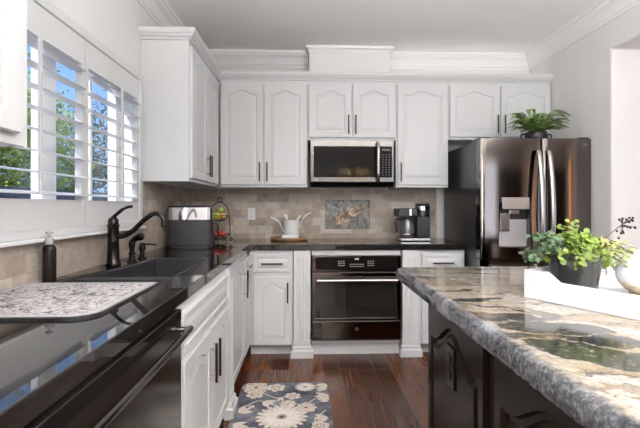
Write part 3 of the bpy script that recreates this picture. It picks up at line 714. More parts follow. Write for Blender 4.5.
# outlet on the back splash
def outlet(label, loc, rotz, m, w=.072, h=.116, gang=1, slots=None):
    t = thing('wall_outlet', label, 'outlet', loc, rotz)
    obj('cover_plate', mbox(-w / 2, w / 2, -.006, -.0002, -h / 2, h / 2), m, t, bevel=.002)
    for s in (-1, 1):
        so = obj('socket', mbox(-.017, .017, -.009, -.006, s * .026 - .014, s * .026 + .014), m, t, bevel=.002)
        bm = BM(); box(bm, -.008, -.005, -.0095, -.009, s * .026 - .006, s * .026 + .006); box(bm, .005, .008, -.0095, -.009, s * .026 - .006, s * .026 + .006); obj('slots', bm, slots or M['black'], so)
    return t
outlet('white double outlet on the tiled back wall left of the crock', (-.522, BY - .012, 1.155), 0, M['plate'])

# accent tile
t = thing('decorative_tile', 'marble accent panel with golden leaf motif set in the back splash', 'wall panel', (.4025, BY - .002, 1.1485))
obj('marble_slab', mbox(-.2125, .2125, -.011, -.001, -.1365, .1365), M['accent'], t)
bm = BM()
for a, b, c, d in ((-.217, .217, .1365, .141), (-.217, .217, -.141, -.1365), (-.217, -.2125, -.1365, .1365), (.2125, .217, -.1365, .1365)): box(bm, a, b, -.013, 0, c, d)
obj('border', bm, mat('dark_edge', (.06, .055, .05), .4), t)
bm = BM(); rnd = random.Random(4)
def leafpoly(bm, x, z, ang, L, wd, y, mi=0, n=7):
    L1 = []; L2 = []
    for k in range(n + 1):
        u = k / n; wv = wd * sin(pi * u ** .8) * (1 + .2 * rnd.uniform(-1, 1)); cx, cz = L * u, .06 * L * sin(pi * u)
        for s, lst in ((1, L1), (-1, L2)):
            px, pz = cx, cz + s * wv; lst.append((x + px * cos(ang) - pz * sin(ang), z + px * sin(ang) + pz * cos(ang)))
    P = L1 + L2[::-1][1:-1]
    bm.faces.new([bm.verts.new((a, y, b)) for a, b in P]).material_index = mi
tube(bm, [(-.10, -.013, -.075), (-.05, -.013, -.03), (.02, -.013, .01), (.12, -.013, .055)], .003, 6)
for k in range(52):
    u = rnd.random(); x = -.13 + .26 * u + rnd.gauss(0, .012); z = -.075 + .125 * u + rnd.gauss(0, .018)
    leafpoly(bm, min(x, .12), z, R(28) + rnd.gauss(0, .55), rnd.uniform(.05, .085), rnd.uniform(.007, .014), -.0125 - .00012 * k, mi=(0, 0, 1, 2, 0, 2)[k % 6])
obj('leaf_motif', bm, [M['gold'], mat('leaf_cream', (.55, .48, .38), .4, var=.2, vscale=40), mat('leaf_umber', (.09, .065, .045), .4)], t, label='golden leaf spray')

# round wooden tray, crock and utensils
tc_ = (-.155, 3.92)
bm = BM(); lathe(bm, [(0, .0005), (.150, .0005), (.168, .006), (.172, .020), (.168, .026), (.160, .024), (.156, .014), (0, .012)], 0, 0, 40)
o = tag(obj('wooden_tray', bm, M['wood'], smooth=True), 'round brown wooden tray holding the white crock', 'tray'); o.location = (*tc_, .92)
t = thing('butter_dish', 'low white ceramic dish on the round wooden tray in front of the crock', 'dish', (-.145, 3.852, .9345))
obj('dish_base', mbox(-.085, .085, -.045, .045, 0, .010), M['ceramic'], t, bevel=.003); obj('lid', mbox(-.070, .070, -.034, .034, .010, .040), M['ceramic'], t, bevel=.008)
t = thing('utensil_crock', 'white ceramic utensil crock on the round wooden tray', 'crock', (-.135, 3.965, .9345))
bm = BM(); lathe(bm, [(0, .0), (.068, .0), (.073, .01), (.075, .155), (.078, .163), (.074, .163), (.070, .155), (.066, .02), (0, .015)], 0, 0, 32); obj('crock_body', bm, M['ceramic'], t, smooth=True)
ut = mat('utensil_handle_white', (.78, .76, .72), .4)
for k, (tx, ty, L, hw_, lab, nm) in enumerate(((-.15, .0, .175, .013, 'pale serving spoon leaning furthest left in the crock', 'serving_spoon'), (-.05, .01, .20, .020, 'wide white spatula leaning slightly left in the crock', 'spatula'), (.14, .0, .215, .009, 'long white spoon leaning furthest right in the crock', 'serving_spoon'), (.07, -.01, .19, .014, 'short spoon with narrow head leaning slightly right in the crock', 'serving_spoon'))):
    o = thing(nm, lab, 'utensil', (-.135 + tx * .35, 3.965 + ty + (-.02 + .012 * k), .952)); bm = BM()
    tube(bm, [(0, 0, 0), (tx * .4, 0, L * .75)], .0045, 8); obj('handle', bm, M['post'] if k == 1 else ut, o, smooth=True)
    bm = BM(); hp = bez([(tx * .4, 0, L * .75), (tx * .62, 0, L * .90), (tx * .95, 0, L)], 5)
    tube(bm, hp, [.005 + (hw_ - .005) * sin(pi * (q + 1) / (len(hp) + 1)) * .7 for q in range(len(hp))], 10); 
    for v in bm.verts: v.co.y *= .35
    obj('bowl' if nm != 'spatula' else 'blade', bm, ut, o, smooth=True)

# coffee maker
t = thing('coffee_maker', 'black drip coffee maker with glass carafe on the back worktop', 'coffee maker', (.965, 3.83, .92))
obj('base', mbox(-.135, .135, -.12, .12, .001, .028), M['steel'], t, bevel=.008, label='steel base plate')
obj('column', mbox(.015, .135, -.09, .12, .028, .215), M['black'], t, bevel=.008)
bd = obj('brew_head', mbox(-.150, .022, -.10, .12, .215, .290), M['black'], t, bevel=.010)
bm = BM(); lathe(bm, [(0, .2155), (.062, .2155), (.064, .325), (.058, .333), (0, .334)], .082, -.02, 32); obj('water_tank', bm, M['black'], t, smooth=True)
bm = BM(); lathe(bm, [(.064, .268), (.0662, .27), (.0662, .308), (.064, .31)], .082, -.02, 32); obj('tank_ring', bm, M['chrome'], t, smooth=True)
obj('button_strip', mbox(-.055, -.035, -.104, -.1005, .225, .283), M['steel'], t)
ca = obj('carafe', (lambda b: (lathe(b, [(0, .030), (.055, .030), (.068, .045), (.072, .09), (.066, .14), (.052, .17), (.052, .185)], -.055, -.02, 28), b)[1])(BM()), mat('carafe_glass', (.10, .10, .10), .04, .0, spec=.9, coat=.6), t, smooth=True)
bm = BM(); lathe(bm, [(.052, .185), (.056, .187), (.056, .206), (0, .210)], -.055, -.02, 24); obj('carafe_lid', bm, M['black'], ca, smooth=True)
bm = BM(); tube(bm, bez([(-.108, -.02, .190), (-.150, -.03, .190), (-.165, -.035, .160), (-.158, -.033, .11), (-.150, -.03, .075)], 5), .010, 8); obj('carafe_handle', bm, M['black'], ca, smooth=True)
bm = BM(); lathe(bm, [(.069, .052), (.0715, .055), (.0715, .062), (.069, .065)], -.055, -.02, 28); obj('carafe_band', bm, M['chrome'], ca, smooth=True)

# ------------------------------------------------------------------ microwave
t = thing('microwave', 'stainless over-the-range microwave with dark glass door', 'microwave', (.405, 3.72, 1.395))
hw = .366
obj('body', mbox(-hw, hw, .03, .40, .012, .412), M['black'], t)
fr = obj('door', cells([-hw, -hw + .030, .212, .245, hw - .018, hw], [.045, .088, .355, .412], lambda i, j: not (j == 1 and i in (1, 3)), .0, .029, lambda a, b, c: (a, c, b)), M['msteel'], t, bevel=.003)
obj('door_glass', mbox(-hw + .030, .212, .006, .028, .088, .355), M['bglass'], fr)
cp = obj('control_panel', mbox(.245, hw - .018, .004, .028, .088, .355), M['bglass'], t)
bm = BM()
for r_ in range(9):
    for c_ in range(3): box(bm, .262 + c_ * .028, .276 + c_ * .028, .0030, .0038, .105 + r_ * .022, .112 + r_ * .022)
box(bm, .262, .334, .0030, .0038, .318, .338)
obj('keypad_markings', bm, mat('keypad_grey', (.12, .115, .11), .5), cp)
bm = BM(); hp = bez([(.222, .0, .385), (.222, -.028, .375), (.222, -.044, .32), (.222, -.047, .22), (.222, -.044, .12), (.222, -.028, .062), (.222, 0, .052)], 5); tube(bm, hp, .0155, 12)
obj('handle', bm, M['steel'], fr, smooth=True)
bm = BM(); V = [bm.verts.new(p) for p in ((-hw, 0, .045), (hw, 0, .045), (hw, .035, .004), (-hw, .035, .004), (-hw, .04, .045), (hw, .04, .045))]
for f in ((0, 1, 2, 3), (0, 4, 5, 1), (3, 2, 5, 4), (0, 3, 4), (1, 5, 2)): bm.faces.new([V[i] for i in f])
obj('bottom_lip', bm, M['msteel'], t)
for x in (-.25, .25): obj('grease_filter', mbox(x - .1, x + .1, .08, .25, .004, .012), M['msteel'], t)
bm = shift(text_bm('LG', .024), -hw + .055, -.0008, .066); obj('brand_mark', bm, M['marker'], fr)
bm = BM(); tube(bm, [(-hw + .028 + .009 * cos(2 * pi * k / 16), -.0012, .066 + .009 * sin(2 * pi * k / 16)) for k in range(17)], .0012, 5); obj('round_mark', bm, M['marker'], fr)

# ------------------------------------------------------------------ oven
t = thing('built_in_oven', 'black stainless built-in oven with bar handle below the back worktop', 'oven', (.411, BF, 0))
hw = .362
obj('body', mbox(-hw, hw, -.005, .58, .136, .828), M['black'], t)
cp = obj('control_panel', mbox(-hw, hw, -.040, -.006, .703, .828), M['bsteel'], t, bevel=.003)
cg = obj('touch_panel', mbox(-hw + .028, hw - .028, -.043, -.0405, .715, .815), M['bglass'], cp)
bm = shift(text_bm('2:38', .018), 0, -.0437, .800); obj('clock_display', bm, mat('clock_led', (.6, .6, .6), .5, emit=(.8, .85, .9), estr=1.2), cg)
bm = BM()
for gx, n_, rws in ((-.125, 3, 3), (.115, 3, 3), (0, 6, 2)):
    for r_ in range(rws):
        for c_ in range(n_):
            x = gx + (c_ - (n_ - 1) / 2) * .020; z = (.745 if n_ < 6 else .738) + r_ * .017; box(bm, x - .006, x + .006, -.0436, -.0431, z, z + .005)
obj('key_markings', bm, M['marker'], cg)
dr = obj('door', cells([-hw, -hw + .035, hw - .035, hw], [.300, .322, .640, .690], lambda i, j: not (i == 1 and j == 1), -.040, -.006, lambda a, b, c: (a, c, b)), M['bsteel'], t, bevel=.003)
obj('oven_window', mbox(-hw + .035, hw - .035, -.038, -.010, .322, .640), M['ovglass'], dr)
bm = BM(); tube(bm, [(-.325, -.090, .632), (.325, -.090, .632)], .0155, 14)
for s in (-1, 1): tube(bm, [(s * .31, -.038, .650), (s * .31, -.090, .632)], .012, 10)
obj('handle', bm, M['steel'], dr, smooth=True)
lw = obj('lower_panel', mbox(-hw + .002, hw - .002, -.040, -.006, .150, .297), M['bsteel'], t, bevel=.003)
obj('vent_strip', mbox(-hw, hw, -.030, -.006, .136, .149), M['black'], t)
em = obj('emblem', (lambda b: (lathe(b, [(0, .0), (.016, 0), (.017, .002), (.0165, .004), (0, .0045)], 0, 0, 24), bmesh.ops.rotate(b, verts=b.verts[:], cent=(0, 0, 0), matrix=Matrix.Rotation(R(90), 3, 'X')), b)[2])(BM()), mat('emblem_black', (.02, .02, .02), .5), lw)
em.location = (0, -.040, .232)
obj('emblem_letters', shift(text_bm('GE', .013), 0, -.0048, 0), mat('emblem_grey', (.16, .16, .16), .4), em)

# ------------------------------------------------------------------ refrigerator
FL, FR, FY = 1.325, 2.192, 3.20
t = thing('refrigerator', 'black stainless french-door refrigerator with water dispenser', 'refrigerator', ((FL + FR) / 2, FY, 0))
cx = (FL + FR) / 2; hw = (FR - FL) / 2; seam = 1.806 - cx
obj('body', mbox(-hw + .002, hw - .002, .095, .86, .02, 1.735), mat('fridge_side', (.05, .05, .052), .28, .5), t, bevel=.004)
obj('feet', mbox(-hw + .03, hw - .03, .12, .8, 0, .02), M['black'], t)
for a in (-hw + .01, hw - .09): obj('hinge_cover', mbox(a, a + .08, .02, .2, 1.7355, 1.758), M['black'], t, bevel=.004)
def curved_door(a, b, z0, z1, hole=None, bow=.012):
    """door slab with a gently bowed front"""
    n = 24; xs_ = sorted(set([a + (b - a) * i / n for i in range(n + 1)] + ([hole[0], hole[1]] if hole else []))); zs_ = [z0, z1] if not hole else [z0, hole[2], hole[3], z1]
    def f(x, z, c):
        u = (x - a) / (b - a); e = min(u, 1 - u); rr = .012 * max(0, 1 - e / .03) ** 2
        return (x, (c if c > 0 else -bow * sin(pi * u) + rr), z)
    bm = cells(xs_, zs_, lambda i, j: not (hole and j == 1 and hole[0] - 1e-6 <= xs_[i] < hole[1] - 1e-6), 0, .085, f); return bm
dz0, dz1 = .83, 1.745
hx0, hx1, hz0, hz1 = 1.462 - cx, 1.715 - cx, .915, 1.262
ld = obj('door', curved_door(-hw, seam - .003, dz0, dz1, (hx0, hx1, hz0, hz1)), M['bsteel'], t, smooth=True)
rd = obj('door', curved_door(seam + .003, hw, dz0, dz1), M['bsteel'], t, smooth=True)
fz = obj('freezer_drawer', curved_door(-hw, hw, .46, .82, bow=.01), M['bsteel'], t, smooth=True)
fz2 = obj('freezer_drawer', curved_door(-hw, hw, .07, .45, bow=.01), M['bsteel'], t, smooth=True)
for dwr, z in ((fz, .77), (fz2, .40)):
    bm = BM(); tube(bm, bez([(-.33, -.005, z), (-.33, -.05, z), (0, -.062, z), (.33, -.05, z), (.33, -.005, z)], 6), .012, 10); obj('handle', bm, M['steel'], dwr, smooth=True)
for d_, x in ((ld, seam - .048), (rd, seam + .032)):
    bm = BM(); rings = []
    for (y, z) in [(q.y, q.z) for q in bez([(0, -.006, 1.655), (0, -.022, 1.645), (0, -.040, 1.58), (0, -.066, 1.40), (0, -.080, 1.18), (0, -.068, .98), (0, -.036, .90), (0, -.006, .89)], 5)]:
        rings.append([bm.verts.new((x + .019 * cos(2 * pi * k / 14), y - .012 * (1 + sin(2 * pi * k / 14)), z)) for k in range(14)])
    for p, q in zip(rings, rings[1:]):
        for k in range(14): bm.faces.new((p[k], p[(k + 1) % 14], q[(k + 1) % 14], q[k]))
    bm.faces.new(rings[0]); bm.faces.new(rings[-1][::-1]); obj('handle', bm, M['steel'], d_, smooth=True)
cv = M['black']
bm = BM(); box(bm, hx0, hx1, .07, .08, hz0, hz1); box(bm, hx0, hx0 + .006, .0, .07, hz0, hz1); box(bm, hx1 - .006, hx1, .0, .07, hz0, hz1); box(bm, hx0, hx1, 0, .07, hz1 - .006, hz1)
dsp = obj('dispenser', bm, cv, ld)
obj('dispenser_back', mbox(hx0 + .007, hx1 - .007, .052, .068, hz0 + .008, 1.125), mat('dispenser_grey', (.42, .41, .42), .35, .6), dsp)
obj('drip_tray', mbox(hx0, hx1, -.012, .069, hz0, hz0 + .008), M['steel'], dsp)
obj('display_plate', mbox(hx0 + .024, hx1 - .022, -.022, .02, 1.205, 1.295), mat('dispenser_plate', (.50, .46, .42), .3, .9), dsp, bevel=.003)
obj('nozzle_block', mbox(-.03 + (hx0 + hx1) / 2 - .01, .05 + (hx0 + hx1) / 2 - .01, .0, .05, 1.165, 1.2045), M['steel'], dsp, bevel=.006)
obj('paddle', mbox(hx0 + .03, hx0 + .105, .03, .04, 1.035, 1.175), M['steel'], dsp, bevel=.01)
obj('brand_mark', shift(text_bm('LG', .024), hw - .06, -.0068, 1.70), M['marker'], rd)

# fern on the fridge
t = thing('potted_fern', 'green fern in a black two-handled pot on top of the fridge', 'plant', (1.865, 3.40, 1.7455))
bm = BM(); lathe(bm, [(0, .0), (.065, .0), (.080, .015), (.088, .045), (.080, .07), (.084, .078), (.076, .078), (.07, .06), (0, .055)], 0, 0, 28); obj('pot', bm, M['black'], t, smooth=True)
for s in (-1, 1):
    bm = BM(); tube(bm, bez([(s * .080, 0, .062), (s * .115, 0, .066), (s * .125, 0, .042), (s * .108, 0, .022), (s * .082, 0, .025)], 5), .007, 8); obj('handle', bm, M['black'], t, smooth=True)
bm = BM(); rnd = random.Random(11)
for k in range(95):
    a = rnd.uniform(0, 2 * pi); L = rnd.uniform(.09, .25); up = rnd.uniform(.7, 2.3)
    if cos(a) > .2 and sin(a) < .6: L *= 1.0
    pts = []; n = 16
    for q in range(n + 1):
        u = q / n; rr = L * u; z = .07 + L * up * (u - .75 * u * u) * 1.1 
        y_ = rr * sin(a) * .8
        pts.append(Vector((rr * cos(a) + .03 * cos(a), y_, max(.012 if rr < .15 else .004, z))))
    for q in range(2, n):
        d = (pts[q + 1] - pts[q]).normalized(); side = d.cross(Vector((0, 0, 1))).normalized(); l = .042 * (1 - abs(q / n - .45) * 1.3)
        for s in (-1, 1):
            p = pts[q]; e = p + side * s * l + d * l * .5 + Vector((0, 0, -l * .15)); m1 = (p + e) / 2 + d * .0085; m2 = (p + e) / 2 - d * .0085
            bm.faces.new([bm.verts.new(v) for v in (p, m1, e, m2)])
    for q in range(n): 
        p, e = pts[q], pts[q + 1]; w_ = Vector((0, 0, .0012)); bm.faces.new([bm.verts.new(v) for v in (p - w_, e - w_, e + w_, p + w_)])
obj('fronds', bm, M['fern'], t)

# ------------------------------------------------------------------ island
ix0, ix1, iy0, iy1 = .455, 1.95, -.15, 2.17
bm = BM(); P = []
for cx_, cy_, a0, rr in ((ix1 - .03, iy1 - .03, 0, .03), (ix0 + .035, iy1 - .035, 90, .035), (ix0 + .02, iy0 + .02, 180, .02), (ix1 - .03, iy0 + .03, 270, .03)):
    for q in range(7): a = R(a0 + 15 * q); P.append((cx_ + rr * cos(a), cy_ + rr * sin(a)))
c0 = ((ix0 + ix1) / 2, (iy0 + iy1) / 2)
def inset(P, s): # exact inset for a rounded rectangle
    out = []
    for x, y in P:
        out.append((x - math.copysign(min(s, abs(x - c0[0])), x - c0[0]), y - math.copysign(min(s, abs(y - c0[1])), y - c0[1])))
    return out
prof = [(.012, .860), (.003, .864), (0, .871), (0, .895), (.002, .904), (.006, .911), (.012, .917), (.020, .9195), (.028, .920)]
rings = [[bm.verts.new((x, y, z)) for x, y in inset(P, s)] for s, z in prof]
for a, b in zip(rings, rings[1:]):
    for k in range(len(a)): bm.faces.new((a[k], a[(k + 1) % len(a)], b[(k + 1) % len(a)], b[k]))
bm.faces.new(rings[0][::-1]); bm.faces.new(rings[-1])
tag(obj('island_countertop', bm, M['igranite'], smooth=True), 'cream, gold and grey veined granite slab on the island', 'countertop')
t = thing('kitchen_island', 'dark espresso island cabinet with arched raised panels', 'island', (.50, .78, 0), R(-90))
# local +x is world -y
obj('body', mbox(-.93, .86, 0, 1.35, .0, .859), M['espresso'], t)
def il(y): return .78 - y
for (ya, yb) in ((1.675, 1.150), (1.085, .56), (.50, -.05)):
    a, b = il(ya), il(yb); d_ = obj('panel', door_bm(b - a, .728, t=.016, fr=.036, rise=.085, gd=.013), M['espresso'], t); d_.location = ((a + b) / 2, -.0005, .125)
for y in (1.693, 1.1175, .53):
    bm = BM()
    for s in (-.010, 0.010): tube(bm, [(il(y) + s, -.001, .10), (il(y) + s, -.001, .855)], .006, 8)
    obj('corner_bead', bm, M['espresso'], t, smooth=True)
obj('base_moulding', mbox(-.94, .87, -.018, -.0002, 0, .10), M['espresso'], t, bevel=.006)
bm = BM(); bm.free()
outlet('dark bronze outlet cover on the arched end panel of the island', (.484, 1.412, .695), R(-90), mat('bronze_cover', (.02, .017, .015), .22, .6), slots=M['steel'], w=.085, h=.135)

# island tray
t = thing('serving_tray', 'white wooden tray with scalloped sides on the island', 'tray', (.752, 1.43, .9205), math.atan2(-.887, .4615))
# local x along the long side (away from corner toward viewer), local y across
TW, TL, tt = .50, .60, .014
obj('tray_bottom', mbox(.002, TL, .002, TW, .001, .012), M['traywhite'], t)
def side(L, horiz, off):
    n = 40; hi, lo = .095, .066; top = []; ramp0, ramp1 = .075, .125
    for k in range(n + 1):
        x = L * k / n; e = min(x, L - x)
        if horiz: u = min(1, max(0, (e - ramp0) / (ramp1 - ramp0))); z = hi + (lo - hi) * (3 * u * u - 2 * u ** 3)
        else: z = hi
        top.append((x, z))
    bm = BM(); V = []
    for x, z in top:
        V.append([bm.verts.new(p) for p in ((x, off, .001), (x, off + tt, .001), (x, off + tt, z), (x, off, z))])
    for a, b in zip(V, V[1:]):
        for k in range(4): bm.faces.new((a[k], a[(k + 1) % 4], b[(k + 1) % 4], b[k]))
    bm.faces.new(V[0]); bm.faces.new(V[-1][::-1]); return bm
obj('long_side', side(TL, True, -tt), M['traywhite'], t); obj('long_side', side(TL, True, TW), M['traywhite'], t)
for x in (0, TL - tt):
    b_ = side(TW, False, 0); bmesh.ops.rotate(b_, verts=b_.verts[:], cent=(0, 0, 0), matrix=Matrix.Rotation(R(90), 3, 'Z')); shift(b_, x + tt, 0, 0); obj('short_side', b_, M['traywhite'], t)

# plant in glazed pot
px_, py_, pz_ = .905, 1.41, .933
t = thing('potted_plant', 'lime green leafy arrangement in a mirror-glazed grey pot on the white tray', 'plant', (px_, py_, pz_))
bm = BM(); lathe(bm, [(0, .0), (.058, .0), (.064, .004), (.083, .134), (.086, .140), (.081, .140), (.077, .13), (.076, .115), (0, .112)], 0, 0, 36); obj('pot', bm, M['mirrorpot'], t, smooth=True)
bm = BM(); lathe(bm, [(0, .118), (.074, .115)], 0, 0, 20); obj('soil', bm, M['soil'], t)
right = Vector((cos(R(-1.9)), sin(R(-1.9)), 0))
def sprig(bm, bms, start, end, sag, nleaf, lr, rnd, roundleaf=True, twin=True):
    s, e = Vector(start), Vector(end); mid = (s + e) / 2 + Vector((0, 0, sag)); pts = bez([s, mid, e], 8); tube(bms, pts, .0013, 5)
    for k in range(nleaf):
        u = .2 + .8 * k / max(1, nleaf - 1); p = pts[min(len(pts) - 1, int(u * (len(pts) - 1)))]
        for sgn in (-1, 1) if twin else (rnd.choice((-1, 1)),):
            nrm = Vector((rnd.gauss(0, .6), rnd.gauss(-.5, .5), rnd.gauss(.8, .4))).normalized(); a = nrm.orthogonal().normalized(); a.rotate(Matrix.Rotation(rnd.uniform(0, 6.28), 3, nrm)); b = nrm.cross(a)
            r = lr * rnd.uniform(.65, 1.2); c = p + a * r * 1.05
            if roundleaf: vs = [c + (a * cos(2 * pi * q / 9) + b * sin(2 * pi * q / 9) * .92) * r + nrm * r * .18 * cos(4 * pi * q / 9) for q in range(9)]
            else: vs = [c + (a * cos(2 * pi * q / 6) * 1.25 + b * sin(2 * pi * q / 6) * .5) * r for q in range(6)]
            bm.faces.new([bm.verts.new(v) for v in vs])
rnd = random.Random(21); bs = BM()
bm = BM()
for k in range(95):
    a = rnd.uniform(0, 2 * pi); r = rnd.uniform(.02, .115); z = .145 + rnd.uniform(0, .065) * (1 - (r / .16) ** 2) - (.04 if r > .09 else 0)
    sprig(bm, bs, (0.02 * cos(a), .02 * sin(a), .115), (r * cos(a), r * sin(a), z), .03, 6, rnd.uniform(.007, .0125), rnd)
for k in range(6): sprig(bm, bs, (-.01, 0, .13), (-.045 + .012 * k, rnd.uniform(-.02, .02), .225 + .025 * rnd.random()), .0, 8, .0075, rnd)
obj('round_leaves', bm, M['leaf'], t, label='lime green round leaves')
bm = BM()
for k in range(30): sprig(bm, bs, (-.02, 0, .115), (-.09 - rnd.uniform(0, .075), rnd.uniform(-.06, .06), .13 + rnd.uniform(-.03, .075)), .045, 10, .0065, rnd)
obj('small_dark_leaves', bm, M['leafdark'], t, label='blue-green small leaves')
bm = BM()
for k in range(30): sprig(bm, bs, (.02, 0, .12), (.10 + rnd.uniform(0, .10), rnd.uniform(-.06, .06), .10 + rnd.uniform(-.035, .065)), .04, 12, .0075, rnd, roundleaf=False)
obj('feathery_leaves', bm, M['leafpale'], t, label='pale feathery leaves')
bm = BM(); tw = bez([(.03, 0, .12), (.10, 0, .185), (.165, .0, .235), (.20, 0, .252)], 6); tube(bs, tw, .0014, 5)
for k in range(22):
    p = tw[rnd.randint(9, len(tw) - 1)] + Vector((rnd.gauss(0, .014), rnd.gauss(0, .01), rnd.gauss(0, .012))); sphere(bm, p, .0042, 8, 6)
    tube(bs, [tw[12], p], .0007, 4)
obj('berries', bm, M['berry'], t, smooth=True, label='dark berries on a twig'); obj('stems', bs, M['stem'], t)

# glass orb
def orbmat():
    m = mat('marbled_orb', (.8, .8, .85), .12, coat=.5); g = NG(m); o = g.obj(); z = g.n('ShaderNodeSeparateXYZ', {0: o}).outputs[2]
    n = g.noise(o, 22, 5, .6, 1.0); f = g.math('ADD', z, g.math('MULTIPLY', g.math('SUBTRACT', n.outputs['Fac'], .5), .06))
    c = g.ramp(g.math('ADD', g.math('MULTIPLY', f, 8.0), .5), [(0, (.30, .25, .20)), (.16, (.55, .42, .25)), (.3, (.75, .72, .70)), (.42, (.82, .83, .88))]); g.link(c, g.b.inputs['Base Color']); return m
t = thing('decorative_orb', 'white marbled glass orb with gold-brown base on the white tray', 'ornament', (1.117, 1.385, .933 + .076))
bm = BM(); sphere(bm, (0, 0, 0), .074, 36, 24); obj('orb', bm, orbmat(), t, smooth=True)
bm = BM(); lathe(bm, [(.02, -.076), (.036, -.076), (.036, -.066), (.03, -.062)], 0, 0, 24); obj('foot_ring', bm, M['gold'], t, smooth=True)

# ------------------------------------------------------------------ rug
rx0, rx1, ry0, ry1 = -.43, .152, 1.95, 2.955
bm = BM(); rbm = []; r = .05
for cx_, cy_, a0 in ((rx1 - r, ry1 - r, 0), (rx0 + r, ry1 - r, 90), (rx0 + r, ry0 + r, 180), (rx1 - r, ry0 + r, 270)):
    for q in range(7): a = R(a0 + 15 * q); rbm.append((cx_ + r * cos(a), cy_ + r * sin(a)))
lo = [bm.verts.new((x, y, .001)) for x, y in rbm]; hi_ = [bm.verts.new((x, y, .010)) for x, y in rbm]
bm.faces.new(lo[::-1]); bm.faces.new(hi_)
for k in range(len(lo)): bm.faces.new((lo[k], lo[(k + 1) % len(lo)], hi_[(k + 1) % len(lo)], hi_[k]))
rnd = random.Random(5); zz = [.0102]
def inr(x, y): return (min(max(x, rx0 + .006), rx1 - .006), min(max(y, ry0 + .006), ry1 - .006))
def poly(P, mi): zz[0] += .000012; f = bm.faces.new([bm.verts.new((*inr(x, y), zz[0])) for x, y in P]); f.material_index = mi
def disc(x, y, r_, mi, n=18, amp=0, lob=6, ph=0): poly([(x + r_ * (1 + amp * cos(lob * 2 * pi * k / n + ph)) * cos(2 * pi * k / n), y + r_ * (1 + amp * cos(lob * 2 * pi * k / n + ph)) * sin(2 * pi * k / n)) for k in range(n)], mi)
def petals(x, y, r0, r1, n, w_, mi, ph=0):
    for k in range(n):
        a = 2 * pi * k / n + ph; b = a + pi / 2; P_ = []
        for u, ww2 in ((0, .25), (.4, .9), (.7, 1), (.9, .6), (1, 0), (.9, -.6), (.7, -1), (.4, -.9), (0, -.25)):
            rr = r0 + (r1 - r0) * u; P_.append((x + rr * cos(a) + ww2 * w_ * cos(b), y + rr * sin(a) + ww2 * w_ * sin(b)))
        poly(P_, mi)
def flower(x, y, r_, kind):
    if kind == 0:     # layered peony
        disc(x, y, r_, 1, 60, .10, 8); disc(x, y, r_ * .86, 2, 60, .10, 8, .3); disc(x, y, r_ * .80, 1, 60, .12, 7); disc(x, y, r_ * .55, 2, 48, .12, 6); disc(x, y, r_ * .48, 1, 48, .12, 6, .4); disc(x, y, r_ * .22, 2, 20); disc(x, y, r_ * .12, 0, 12)
    elif kind == 1:   # daisy
        petals(x, y, r_ * .2, r_, 20, r_ * .12, 1); petals(x, y, r_ * .2, r_ * .75, 16, r_ * .1, 3, .1); disc(x, y, r_ * .36, 3, 24, .05, 12); disc(x, y, r_ * .2, 2, 16); disc(x, y, r_ * .09, 0, 12)
    else:
        petals(x, y, r_ * .1, r_, 6, r_ * .34, 1, .4); petals(x, y, r_ * .15, r_ * .6, 6, r_ * .16, 2, .4); disc(x, y, r_ * .2, 3, 14); disc(x, y, r_ * .09, 0, 10)
def leafs(x, y, ang, L, n, mi=1):
    for k in range(n):
        a = ang + (k - (n - 1) / 2) * .55; P_ = []
        for u, w_ in ((0, 0), (.3, .16), (.6, .2), (.85, .1), (1, 0), (.8, -.12), (.5, -.2), (.2, -.12)): P_.append((x + L * (u * cos(a) - w_ * sin(a)), y + L * (u * sin(a) + w_ * cos(a))))
        poly(P_, mi)
def vine(pts, w_=.004, mi=1):
    Q = bez([(a, b, 0) for a, b in pts], 6); Lf = []; Rt = []
    for i, p in enumerate(Q):
        d = (Q[min(i + 1, len(Q) - 1)] - Q[max(i - 1, 0)]).normalized(); Lf.append((p.x - d.y * w_, p.y + d.x * w_)); Rt.append((p.x + d.y * w_, p.y - d.x * w_))
    for i in range(len(Q) - 1): poly([Lf[i], Lf[i + 1], Rt[i + 1], Rt[i]], mi)
vine([(-.30, 2.82), (-.22, 2.74), (-.16, 2.72), (-.10, 2.78), (-.03, 2.72)]); vine([(-.40, 2.55), (-.36, 2.62), (-.30, 2.68), (-.24, 2.66)]); vine([(.0, 2.62), (.06, 2.70), (.12, 2.74)]); vine([(.10, 2.3), (.05, 2.42), (.12, 2.55)])
leafs(.13, 2.93, R(-120), .08, 3); leafs(.14, 2.84, R(170), .08, 3); leafs(.15, 2.74, R(200), .10, 4); leafs(.14, 2.66, R(160), .06, 2); leafs(-.27, 2.67, R(-30), .09, 3); leafs(-.40, 2.53, R(40), .09, 3); leafs(-.16, 2.73, R(-90), .06, 2); leafs(.13, 2.45, R(180), .09, 3); leafs(-.41, 2.40, R(-20), .08, 3)
flower(-.335, 2.875, .085, 0); flower(-.20, 2.87, .065, 2); flower(-.33, 2.77, .06, 2); flower(-.005, 2.875, .072, 1); flower(-.085, 2.74, .052, 2); flower(-.11, 2.63, .05, 0); flower(.0, 2.58, .062, 0)
flower(-.14, 2.47, .155, 1); flower(-.33, 2.60, .02, 2); flower(.08, 2.36, .055, 2); flower(-.34, 2.28, .09, 0); flower(-.08, 2.16, .09, 0); flower(.06, 2.06, .07, 1); flower(-.26, 2.06, .08, 2)
o = obj('floral_rug', bm, [M['rug'], M['rugcream'], M['rugtan'], M['rugwhite']]); tag(o, 'slate grey rug with cream flowers on the dark wood floor', 'rug')

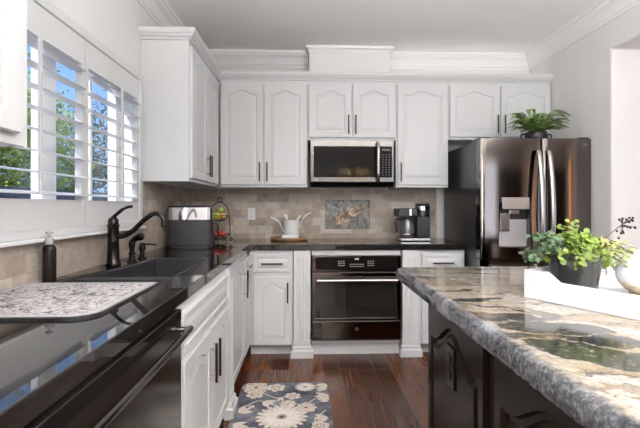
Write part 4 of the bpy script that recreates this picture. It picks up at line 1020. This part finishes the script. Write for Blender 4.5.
# ------------------------------------------------------------------ things behind the camera that the steel and glass mirror
t = thing('chandelier', 'dark iron chandelier with small warm lamp shades behind the viewer', 'chandelier', (1.04, -1.8, 1.75))
bm = BM(); tube(bm, [(0, 0, .35), (0, 0, CEIL - 1.75 - .001)], .006, 8); lathe(bm, [(0, .0), (.03, .02), (.02, .08), (.035, .15), (.015, .25), (.01, .36)], 0, 0, 16); obj('stem', bm, M['black'], t, smooth=True)
for k in range(6):
    a = pi / 3 * k + .3; c, s = cos(a), sin(a)
    bm = BM(); tube(bm, bez([(.02 * c, .02 * s, .10), (.14 * c, .14 * s, .02), (.27 * c, .27 * s, .08), (.28 * c, .28 * s, .18)], 5), .007, 8); ar = obj('arm', bm, M['black'], t, smooth=True)
    bm = BM(); lathe(bm, [(.075, .17), (.045, .29)], .28 * c, .28 * s, 20); obj('lamp_shade', bm, M['shade'], ar, smooth=True)

for i, (x, y) in enumerate(FILL_UPLIGHTS):  # bowl bodies made up to carry the added ceiling fill
    t = thing('floor_lamp', ['low bowl uplighter lamp just behind the near end of the island', 'low bowl uplighter lamp further back in the walkway behind the viewer'][i], 'floor lamp', (x, y, 0))
    bm = BM(); lathe(bm, [(0, .001), (.14, .001), (.14, .02), (.03, .03), (0, .03)], 0, 0, 28); obj('base', bm, M['bronze'], t, smooth=True)
    bm = BM(); tube(bm, [(0, 0, .03), (0, 0, .86)], .012, 12); obj('pole', bm, M['bronze'], t, smooth=True)
    bm = BM(); lathe(bm, [(0, .86), (.09, .865), (.24, .89), (.29, .93), (.30, 1.04), (.295, 1.04), (.285, .935), (.235, .9), (.08, .88), (0, .88)], 0, 0, 32); obj('lamp_shade', bm, M['trimwhite'], t, smooth=True)

t = thing('bookcase', 'tall dark brown wooden bookcase against the rear wall behind the viewer', 'bookcase', (5.05, RY + .2, 0))  # added out of view so the fridge steel has something dark to reflect
bm = cells([-1.05, -1.01, -.02, .02, 1.01, 1.05], [0, .08, .12, .6, .63, 1.1, 1.13, 1.6, 1.63, 2.1, 2.14], lambda i, j: i in (0, 2, 4) or j in (0, 1, 3, 5, 7, 9), .18, -.17, lambda a, b, c: (a, c, b)); obj('frame', bm, M['darkwood'], t)
obj('back_panel', mbox(-1.04, 1.04, -.195, -.175, .0, 2.13), M['darkwood'], t)
for i, (x, y) in enumerate(((5.0, -1.4), (5.35, -.8))):
    t = thing('column_lamp', ['slender amber column lamp farther from the patio door', 'slender amber column lamp nearer the patio door'][i], 'floor lamp', (x, y, 0))
    bm = BM(); lathe(bm, [(0, .001), (.12, .001), (.12, .02), (.02, .03), (.015, .5), (0, .5)], 0, 0, 24); obj('base', bm, M['bronze'], t, smooth=True)
    bm = BM(); lathe(bm, [(0, .5), (.028, .5), (.028, 2.1), (0, 2.1)], 0, 0, 20); obj('lamp_shade', bm, M['amberglow'], t)
